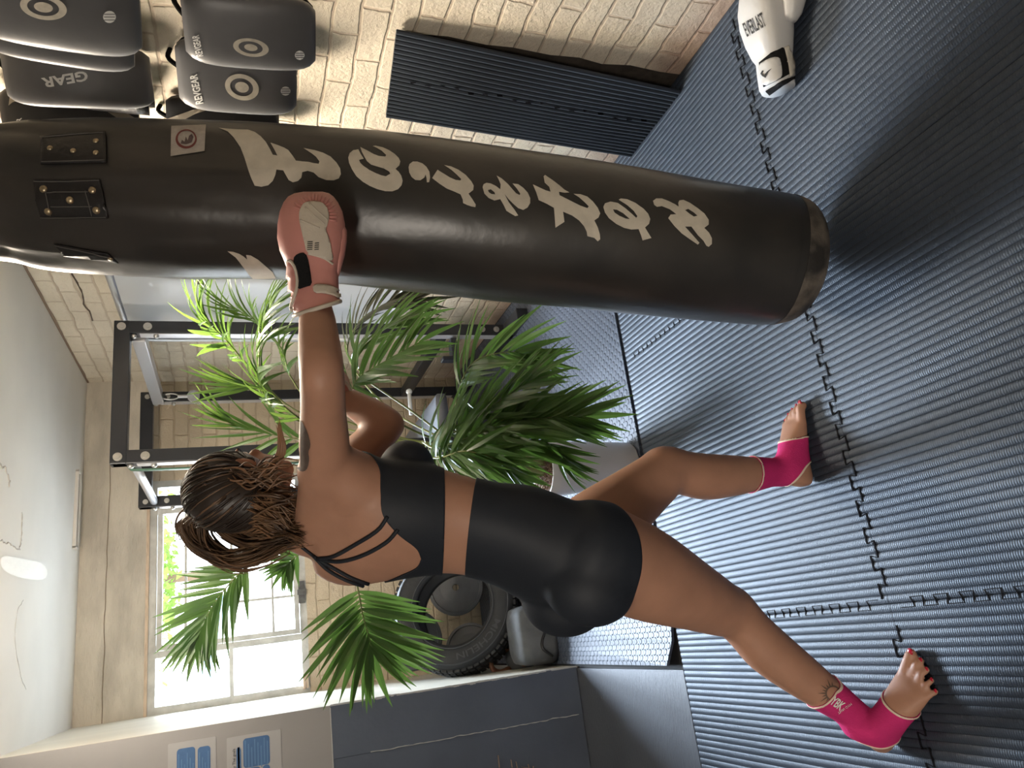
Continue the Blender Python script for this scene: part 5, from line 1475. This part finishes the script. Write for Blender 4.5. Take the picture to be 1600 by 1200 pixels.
strap_line([(622, 826), (604, 846), (568, 866), (532, 876), (500, 873)], 0.0042)
strap_line([(498, 872), (520, 885), (552, 902), (592, 916)], 0.0042)
strap_line([(492, 868), (512, 888), (540, 904), (574, 916)], 0.0042)
strap_line([(472, 853), (484, 862), (496, 871)], 0.0035, 'neck_strap')

# --- ankle supports
M_pink = mat('pink_knit', (0.56, 0.030, 0.165), 0.85, spec=0.2, noise=0.10, nscale=20, bump=0.25, bscale=260)
M_edge = mat('cream_trim', (0.74, 0.62, 0.50), 0.8)
for sgn, A, K, pt in (('L', 'aL', 'kL', 'legL'), ('R', 'aR', 'kR', 'legR')):
    f, o_, hz, Lf = FOOT[sgn]
    ax = unit(J[K] - J[A])
    hgt = 0.112 if sgn == 'L' else 0.118
    g1 = hgt - (bV - J[A]) @ unit(ax * 0.95 + f * 0.10)
    fo = (bV - hz) @ f
    g2 = (0.138 if sgn == 'L' else 0.158) - fo - 0.12 * ((bV - hz) @ UP - 0.04)
    hc = hz + f * (0.008 if sgn == 'L' else -0.012) + UP * (0.002 if sgn == 'L' else 0.024)
    g3 = np.linalg.norm((bV - hc) * np.array([1, 1, 0.95]), axis=1) - (0.066 if sgn == 'L' else 0.076)
    near = segd(bV, J[A], J[K])
    dd = np.minimum(np.linalg.norm(bV - J[A], axis=1), np.linalg.norm(bV - (hz + f * 0.1), axis=1))
    g = np.minimum(np.minimum(g1, g2), g3)
    g = np.where(dd < 0.24, g, -0.1)
    other = 'legR' if pt == 'legL' else 'legL'
    sup = garment('ankle_support', g, 0.0028, M_pink, person, thick=0.0022)
    for gg in (g1, g2, g3):
        garment('edge_trim', np.minimum(g, 0.0042 - gg), 0.0042, M_edge, sup, thick=0.002)
    if sgn == 'R':
        supb = bvh_of(sup)
        text_patch('lettering', 'YBK', (1295, 1098), (17, 12), (9, -11), supb, 0.0022, M_white, sup, bold=0.02)
        text_patch('lettering', 'THAI GYM', (1308, 1112), (20, -14), (2.4, 3), supb, 0.0022, M_white, sup)
M_nail = mat('red_nail_polish', (0.42, 0.012, 0.035), 0.2, spec=0.6)
for nails, sgn in ((fL, 'L'), (fR, 'R')):
    f, o_, hz, Lf = FOOT[sgn]
    for p, r in nails:
        c = np.array(p)
        MB().ball(c - UP * 0.001, (r * 0.62, r * 0.85, r * 0.28), axes=[o_, f, unit(UP + f * 0.4)], n=12, m=8).build('toenail', M_nail, person, smooth=True)

# --- tattoos: inked skin patches lying in the surface
M_ink2 = mat('faded_tattoo_ink', (0.105, 0.075, 0.062), 0.55, noise=0.3, nscale=30)
armb = body_bvh
patch('tattoo', [[[(463, 648), (470, 655), (478, 668), (484, 684), (486, 697), (482, 706), (484, 716), (482, 730), (476, 737), (466, 735), (462, 722), (464, 705), (462, 690), (461, 668)]]], body_bvh, 0.0012, M_ink2, body, cell=5, smooth=1)
sun = []
for k in range(11):
    a = math.radians(95 + k * 17); c = (1301, 1083); r0, r1 = 12, (24 if k % 2 else 18)
    d = np.array([math.cos(a), -math.sin(a) * 1.0]); n_ = np.array([-d[1], d[0]])
    p0, p1 = np.array(c) + d * r0, np.array(c) + d * r1
    sun.append([[tuple(p0 + n_ * 1.3), tuple(p1), tuple(p0 - n_ * 1.3)]])
sun.append([ring_px(1301, 1083, 12, 12, 24), ring_px(1301, 1083, 9.5, 9.5, 20)])
patch('tattoo', sun, body_bvh, 0.001, mat('fine_tattoo_ink', (0.13, 0.085, 0.06), 0.55), body, cell=6)

# --- eyes
M_eye = mat('eye_white', (0.75, 0.72, 0.68), 0.2)
for s_ in (1, -1):
    MB().ball(hd + HF * 0.069 + HR * 0.031 * s_ + HU * 0.002, 0.012, n=14, m=10).build('eye', M_eye, person, smooth=True)

# --- hair
hm = bpy.data.materials.new('brown_hair'); hm.use_nodes = True
nt = hm.node_tree; b = nt.nodes['Principled BSDF']; L = nt.links.new
tcn = nt.nodes.new('ShaderNodeTexCoord'); nzh = nt.nodes.new('ShaderNodeTexNoise'); nzh.inputs['Scale'].default_value = 16; nzh.inputs['Detail'].default_value = 5
L(tcn.outputs['Object'], nzh.inputs['Vector'])
rh = nt.nodes.new('ShaderNodeValToRGB')
rh.color_ramp.elements[0].position = 0.35; rh.color_ramp.elements[0].color = (0.045, 0.026, 0.017, 1)
rh.color_ramp.elements[1].position = 0.72; rh.color_ramp.elements[1].color = (0.20, 0.115, 0.062, 1)
L(nzh.outputs['Fac'], rh.inputs['Fac']); L(rh.outputs['Color'], b.inputs['Base Color'])
b.inputs['Roughness'].default_value = 0.42; b.inputs['Specular IOR Level'].default_value = 0.5
M_hair = hm
M_hair2 = mat('highlighted_hair', (0.24, 0.13, 0.068), 0.42, noise=0.45, nscale=20)
M_hair3 = mat('dark_root_hair', (0.030, 0.020, 0.015), 0.42, noise=0.3, nscale=20)
hb = MB()
cap_c = hd + HU * 0.020 - HF * 0.010
hb.ball(cap_c, (0.080, 0.096, 0.096), axes=[HR, HF, HU], n=32, m=22)
hb.ball(hd - HF * 0.045 - HU * 0.02, (0.070, 0.06, 0.08), axes=[HR, HF, HU], n=24, m=16)
hair = hb.build('hair', M_hair3, person, smooth=True)
bake(hair, [('REMESH', dict(mode='VOXEL', voxel_size=0.005)), ('SMOOTH', dict(factor=0.5, iterations=4))])
V, Fc = arrays(hair)
# open over the face
fc = (V - hd) @ HF; fu = (V - hd) @ HU
gface = 0.052 - fc - 0.30 * np.clip(fu - 0.03, -1, 0) * -1 + 0.55 * np.clip(fu - 0.055, 0, 1)
gface = np.minimum(gface, fu + 0.085 - 0.2 * np.clip(fc, 0, 1))
Vh, Fh, _ = clip_mesh(V, Fc, gface)
old = hair.data
hair2 = link_mesh('hair', Vh, Fh, M_hair3, person, smooth=True); bpy.data.objects.remove(hair); bpy.data.meshes.remove(old)
hair2.name = 'hair'
hair = hair2
# strands combed over the head, lying on the cap
hair_bvh = bvh_of(hair)
def lock(mb, pts, r, n=14, taper=0.3, k=5):
    P = spline(pts, n)
    mb.tube(P, [max(r * taper * 0.6, r * math.sin(PI * (0.12 + 0.85 * i / (n - 1))) ** 0.6) for i in range(n)], k)
st = MB(); stl = MB()
rg = np.random.default_rng(21)
ptroot = px(322, 812, 1.69)
rdir = unit(ptroot - cap_c)
for k in range(330):
    d0 = unit(rg.normal(size=3))
    if d0 @ HF > 0.62 or d0 @ HU < -0.75: continue
    r_ = rg.uniform(.0012, .0030); P_ = []
    for q in np.linspace(0, 1, 9):
        d = unit(d0 * (1 - q) + rdir * q * 1.05 + HU * 0.15 * math.sin(q * PI))
        loc, nn, i_, dd_ = hair_bvh.ray_cast(Vector(cap_c + d * 0.3), Vector(-d))
        if loc is None: continue
        P_.append(np.array(loc) + d * (0.0012 + 0.004 * q))
    if len(P_) > 4: lock(st if rg.random() < 0.75 else stl, P_, r_, 14)
st.build('combed_strands', M_hair3, hair, smooth=True)
stl.build('lighter_strands', M_hair, hair, smooth=True)
# ponytail thrown out behind the head, loose and wavy
pt = MB(); pl_ = MB()
flows = [([(316, 805), (318, 845), (352, 874), (398, 868), (440, 846)], 200, 12), ([(310, 806), (292, 822), (306, 852), (345, 872), (378, 874)], 170, 9),
         ([(322, 800), (352, 828), (392, 846), (430, 842), (462, 834)], 190, 13), ([(330, 790), (368, 806), (408, 822), (444, 830), (466, 840)], 120, 10),
         ([(312, 800), (296, 812), (284, 826), (288, 840)], 60, 6)]
for pts, cnt, sp in flows:
    for k in range(cnt):
        off = rg.normal(0, sp, 2) * 0.8; dz = rg.normal(0, .026); ph, am = rg.uniform(0, 6), rg.uniform(1, 4)
        PP = [px(ptroot_[0] + off[0] * (0.35 + 0.65 * i / len(pts)) + am * math.sin(ph + i * 1.6), ptroot_[1] + off[1] * (0.35 + 0.65 * i / len(pts)) + am * math.cos(ph + i * 1.4), 1.685 - 0.115 * max(0.0, (ptroot_[0] - 380) / 80.0) + dz * (0.4 + 0.6 * i / len(pts))) for i, ptroot_ in enumerate(pts)]
        lock(pt if rg.random() < 0.66 else pl_, PP, rg.uniform(.0010, .0032), 18)
# wavy locks over the nape and cheek
for k in range(230):
    x0, y0 = rg.uniform(345, 405), rg.uniform(730, 820)
    x1, y1 = x0 + rg.uniform(45, 85), y0 + rg.uniform(-22, 34)
    x1, y1 = min(x1, 468), min(y1, 846)
    dn = 1.565 + 0.0009 * (y0 - 730) + rg.normal(0, .010)
    b_ = rg.uniform(-10, 16)
    lock(pt if rg.random() < 0.6 else pl_, [px(x0, y0, dn + .012), px((2 * x0 + x1) / 3, (2 * y0 + y1) / 3 + b_, dn - .004), px((x0 + 2 * x1) / 3, (y0 + 2 * y1) / 3 - b_ * .6, dn), px(x1, y1, dn + .012)], rg.uniform(.0010, .0030), 14)
for k in range(150):     # loose hair over the nape
    x0, y0 = rg.uniform(380, 430), rg.uniform(770, 838); x1, y1 = rg.uniform(448, 470), rg.uniform(765, 846)
    dn = 1.552 + 0.0006 * (y0 - 770) + rg.normal(0, .008)
    lock(pt if rg.random() < 0.6 else pl_, [px(x0, y0, dn + .01), px((x0 + x1) / 2, (y0 + y1) / 2 + rg.uniform(-8, 12), dn - .006), px(x1, y1, dn + .006)], rg.uniform(.0010, .0030), 12)
for k in range(26):      # pale lock blown forward past the cheek
    a0 = px(422 + rg.normal(0, 5), 735 + rg.normal(0, 8), 1.60); e0 = px(436 + rg.normal(0, 3), 664 + rg.normal(0, 5), 1.57)
    lock(pl_, [a0, px(441 + rg.normal(0, 3), 705, 1.57), e0], rg.uniform(.0010, .0026), 12)
# thin flyaway loop and whiskers
lp = [px(*q) for q in ((318, 800, 1.69), (296, 792, 1.69), (280, 803, 1.69), (274, 820, 1.69), (277, 838, 1.69))]
lock(pt, lp, 0.0026, 20)
for k in range(40):
    a0 = px(rg.uniform(276, 300), rg.uniform(812, 850), 1.69); lock(pt, [a0, a0 + rg.normal(0, .010, 3), a0 + np.array([-0.008, 0, 0.010]) + rg.normal(0, .012, 3)], 0.0006, 8, k=4)
for k in range(30):
    a0 = px(rg.uniform(430, 455), rg.uniform(836, 846), 1.63); lock(pl_, [a0, a0 + rg.normal(0, .010, 3), a0 + np.array([-0.02, 0, 0.004]) + rg.normal(0, .014, 3)], 0.0006, 8, k=4)
pt.build('ponytail', M_hair, hair, smooth=True)
pl_.build('golden_locks', M_hair2, hair, smooth=True)

# --- boxing gloves
M_glove = mat('pink_glove_leather', (0.58, 0.255, 0.225), 0.42, spec=0.45, noise=0.12, nscale=8, bump=0.18, bscale=24)
M_palm = mat('cream_glove_leather', (0.56, 0.50, 0.42), 0.5, noise=0.12, nscale=16, bump=0.2, bscale=40)
M_velcro = mat('black_velcro', (0.012, 0.012, 0.013), 0.9, bump=0.3, bscale=200, spec=0.15)
def px_loft(name, secs, m, parent, flat, power=2.3, n=36):
    """secs: (photo x, y1, y2, depth) cross sections, thickness = flat x width, facing the camera"""
    rings = []
    for i, (x, y1, y2, d, x2) in enumerate(secs):
        a, b2 = px(x, y1, d), px(x2, y2, d)
        c = (a + b2) / 2; hv = (b2 - a) / 2
        rings.append((c, hv, unit(c - CAM) * np.linalg.norm(hv) * flat[i]))
    return MB().loft(rings, n, power=power).build(name, m, parent, smooth=True)
# (x at the left edge, left y.., ) sections run from the knuckles down to the cuff: here x is across, y along
def glove_loft(name, secs, m, parent, n=40, power=2.25):
    rings = []
    for y, xl, xr, d, th in secs:
        yl, yr = y if isinstance(y, tuple) else (y, y)
        a, b2 = px(xl, yl, d), px(xr, yr, d); c = (a + b2) / 2; hv = (b2 - a) / 2
        rings.append((c, hv, unit(c - CAM) * th))
    return MB().loft(rings, n, power=power).build(name, m, parent, smooth=True)
secs = [(299.5, 474, 504, 1.490, .012), (302, 460, 514, 1.489, .026), (307, 450, 521, 1.488, .039), (316, 443, 528, 1.486, .050), (330, 437, 535, 1.483, .060), (350, 433.5, 539, 1.479, .066), (372, 433, 540, 1.474, .067),
        (392, 437, 537, 1.467, .063), (408, 444, 532, 1.460, .057), (424, 450, 528, 1.452, .051), (440, 453, 529, 1.443, .047), (458, 455, 530, 1.432, .046), ((477, 466), 457, 531, 1.420, .046), ((490, 469), 459, 531, 1.412, .047), ((494, 471), 461, 530, 1.409, .046)]
gl = glove_loft('boxing_glove', [(y, l, r, d + 0.050, t * 1.08) for y, l, r, d, t in secs], M_glove, person)
gb = bvh_of(gl)
# thumb on the far lower side
th_s = [(352, 520, 538, 1.452, .014), (360, 518, 542, 1.448, .021), (378, 519, 542, 1.444, .024), (398, 520, 539, 1.440, .023), (414, 522, 535, 1.437, .019), (428, 523, 531, 1.435, .012), (436, 524, 528, 1.434, .006)]
glove_loft('glove_thumb', [(y, l, r, d + 0.062, t) for y, l, r, d, t in th_s], M_glove, gl, n=20, power=2.0)
pp_ = patch('palm_panel', [[[(469, 329), (476, 318), (490, 316), (504, 318), (512, 328), (514, 342), (511, 354), (508, 360), (514, 374), (517, 392), (520, 410), (500, 402), (480, 397), (476, 378), (472, 360), (468, 342)]]], gb, 0.001, M_palm, gl, cell=5, smooth=2, thick=0.003)
bpp = bvh_of(pp_)
text_patch('lettering', 'IIIII', (489, 391), (0.5, -13), (-8, 0.5), bpp, 0.0045, M_ink, pp_, bold=0.0)
text_patch('lettering', 'IIII', (498.5, 391), (0.5, -11), (-6.5, 0.5), bpp, 0.0045, M_ink, pp_, bold=0.0)
for a, b2 in (((478, 326), (507, 352)), ((484, 320), (511, 345)), ((470, 345), (500, 358))):
    MB().tube([hit(gb, a[0] + (b2[0] - a[0]) * q, a[1] + (b2[1] - a[1]) * q, 0.0042) for q in np.linspace(0, 1, 8)], 0.0016, 6).build('palm_crease', M_palm, pp_, smooth=True)
# gathered leather round the finger roll
gr = MB()
for k in range(17):
    a = math.radians(-155 + k * 10.5) if k < 17 else 0
    c0 = np.array([491, 338.0]); d = np.array([math.cos(a), math.sin(a)])
    P = [hit(gb, *(c0 + d * np.array([23 + q * 14, 24 + q * 12])), 0.0006) for q in np.linspace(0, 1, 5)]
    P = [p for p in P if p is not None]
    if len(P) > 2: gr.tube(P, [0.0008, 0.0022, 0.0026, 0.002, 0.0006][:len(P)], 6)
gr.build('gathered_pleats', M_glove, gl, smooth=True)
patch('velcro_tab', [[[(460, 404), (466, 397), (478, 395), (483, 410), (486, 430), (488, 446), (477, 449), (466, 453), (466, 436), (463, 418)]]], gb, 0.0012, M_velcro, gl, cell=5, smooth=1, thick=0.003)
ws = patch('wrist_strap', [[[(453, 408), (457, 410), (464, 422), (466, 440), (466, 456), (462, 470), (456, 478), (454, 460), (452, 440)]]], gb, 0.003, M_glove, gl, cell=5, smooth=1, thick=0.004)
def gline(name, pts, r, m, parent, off=0.002):
    P = [hit(gb, a, b2, off) for a, b2 in spline(pts, 18)]
    P = [p for p in P if p is not None]
    return MB().tube(P, r, 8).build(name, m, parent, smooth=True)
gline('cream_binding', [(451.5, 412), (454, 408.5), (460, 412), (465, 426), (467, 446), (463, 464), (458, 478), (459, 485)], 0.0034, M_palm, ws, 0.004)
gline('cream_binding', [(482, 397), (495, 400), (508, 405), (519, 413)], 0.0022, M_palm, gl)
wb_ = patch('wrist_band', [[[(489, 447), (500, 445), (515, 447), (530, 454), (531, 468), (520, 462), (505, 459), (491, 459)]]], gb, 0.0012, M_palm, gl, cell=5, smooth=1, thick=0.003)
P = []
for k in range(33):       # rolled binding round the cuff
    a = 2 * PI * k / 32
    c_ = (px(461, 488, 1.398) + px(531, 470, 1.398)) / 2
    c_ = px(495.5, 482, 1.459); hv = (px(531, 471, 1.459) - px(460, 493, 1.459)) / 2; dv = unit(c_ - CAM) * 0.0505
    bulge = px(490, 482 - 0, 1.40) - px(490, 488, 1.40)
    P.append(c_ + hv * 1.02 * math.cos(a) + dv * math.sin(a) * 1.0 + bulge * 0.0)
MB().tube(P, 0.0042, 8, cap=False).build('cuff_binding', M_palm, gl, smooth=True)
# guarding glove at the chin
wl = J['wL']; gdir = unit(J['wL'] - J['eL']); gdir = unit(px(506, 596, 2.05) - J['wL']); gs = unit(np.cross(gdir, UP + 0.01)); gu = np.cross(gs, gdir)
rings = []
for s_, w_, t_ in ((-.055, .038, .036), (-.03, .041, .039), (0, .042, .040), (.03, .050, .046), (.06, .056, .052), (.09, .056, .052), (.115, .050, .046), (.135, .036, .032), (.142, .016, .014)):
    rings.append((wl + gdir * s_, gs * w_, gu * t_))
g2 = MB().loft(rings, 28, power=2.3).build('boxing_glove', M_glove, person, smooth=True)
rings = [(wl + gdir * s_ + gs * 0.048, gs * w_, gu * w_) for s_, w_ in ((.0, .010), (.02, .018), (.05, .021), (.075, .018), (.085, .009))]
MB().loft(rings, 16).build('glove_thumb', M_glove, g2, smooth=True)
MB().tube([wl + gdir * -.055 + gs * 0.039 * math.cos(a) + gu * 0.037 * math.sin(a) for a in np.linspace(0, 2 * PI, 25)], 0.004, 8, cap=False).build('cuff_binding', M_palm, g2, smooth=True)
# ------------------------------------------------------------------ light
SC.world = bpy.data.worlds.new('daylight'); SC.world.use_nodes = True
bg = SC.world.node_tree.nodes['Background']
bg.inputs[0].default_value = (0.90, 0.95, 1.0, 1); bg.inputs[1].default_value = 4.0
def area(name, loc, target, sx, sy, power, col, spread=PI):
    l = bpy.data.lights.new(name, 'AREA'); l.shape = 'RECTANGLE'; l.size = sx; l.size_y = sy; l.energy = power; l.color = col; l.spread = spread
    o = bpy.data.objects.new(name, l); COL.objects.link(o); o.location = loc
    o.rotation_euler = (Vector(target) - Vector(loc)).to_track_quat('-Z', 'Y').to_euler()
    return o
# bright overcast sky beyond the yard wall, shining down through the window
area('sky_light', (0.5, 9.0, 4.6), (0.5, 2.4, 0.2), 5.0, 3.6, 7500, (0.72, 0.85, 1.0))
# added fill lights near the ceiling, behind the camera and over the mats
area('fill_light', (-1.5, -0.6, ZC - 0.03), (-1.0, 0.4, 0), 0.9, 0.6, 62, (1.0, 0.90, 0.78))
area('fill_light', (1.05, 2.75, ZC - 0.10), (1.80, 1.5, 0.65), 0.5, 0.5, 42, (1.0, 0.87, 0.70), 2.5)
area('fill_light', (0.2, 2.8, ZC - 0.10), (0.7, 5.0, 1.2), 0.4, 0.4, 11, (1.0, 0.88, 0.72), 2.5)
# made-up plain fittings added above the fill lights, out of view
for k_, (x_, y_, z_) in enumerate(((1.05, 2.75, 0.10), (0.2, 2.8, 0.10), (-1.5, -0.6, 0.03))):
    structure(MB().box((x_ - 0.02, y_ + 0.01, ZC - 0.012), (0.3, 0.3, 0.02)).tube([(x_ - 0.03, y_ + 0.03, ZC - 0.02), (x_ - 0.03, y_ + 0.03, ZC - z_ * 0.4)], 0.02, 10).build('trim_%d' % (11 + k_), M_ceil))
SC.view_settings.view_transform = 'Standard'
SC.view_settings.look = 'None'
SC.view_settings.exposure = 0.55
SC.view_settings.gamma = 1.0
SC.view_settings.use_curve_mapping = False
SC.cycles.use_denoising = True
SC.cycles.max_bounces = 8
SC.cycles.sample_clamp_indirect = 6.0
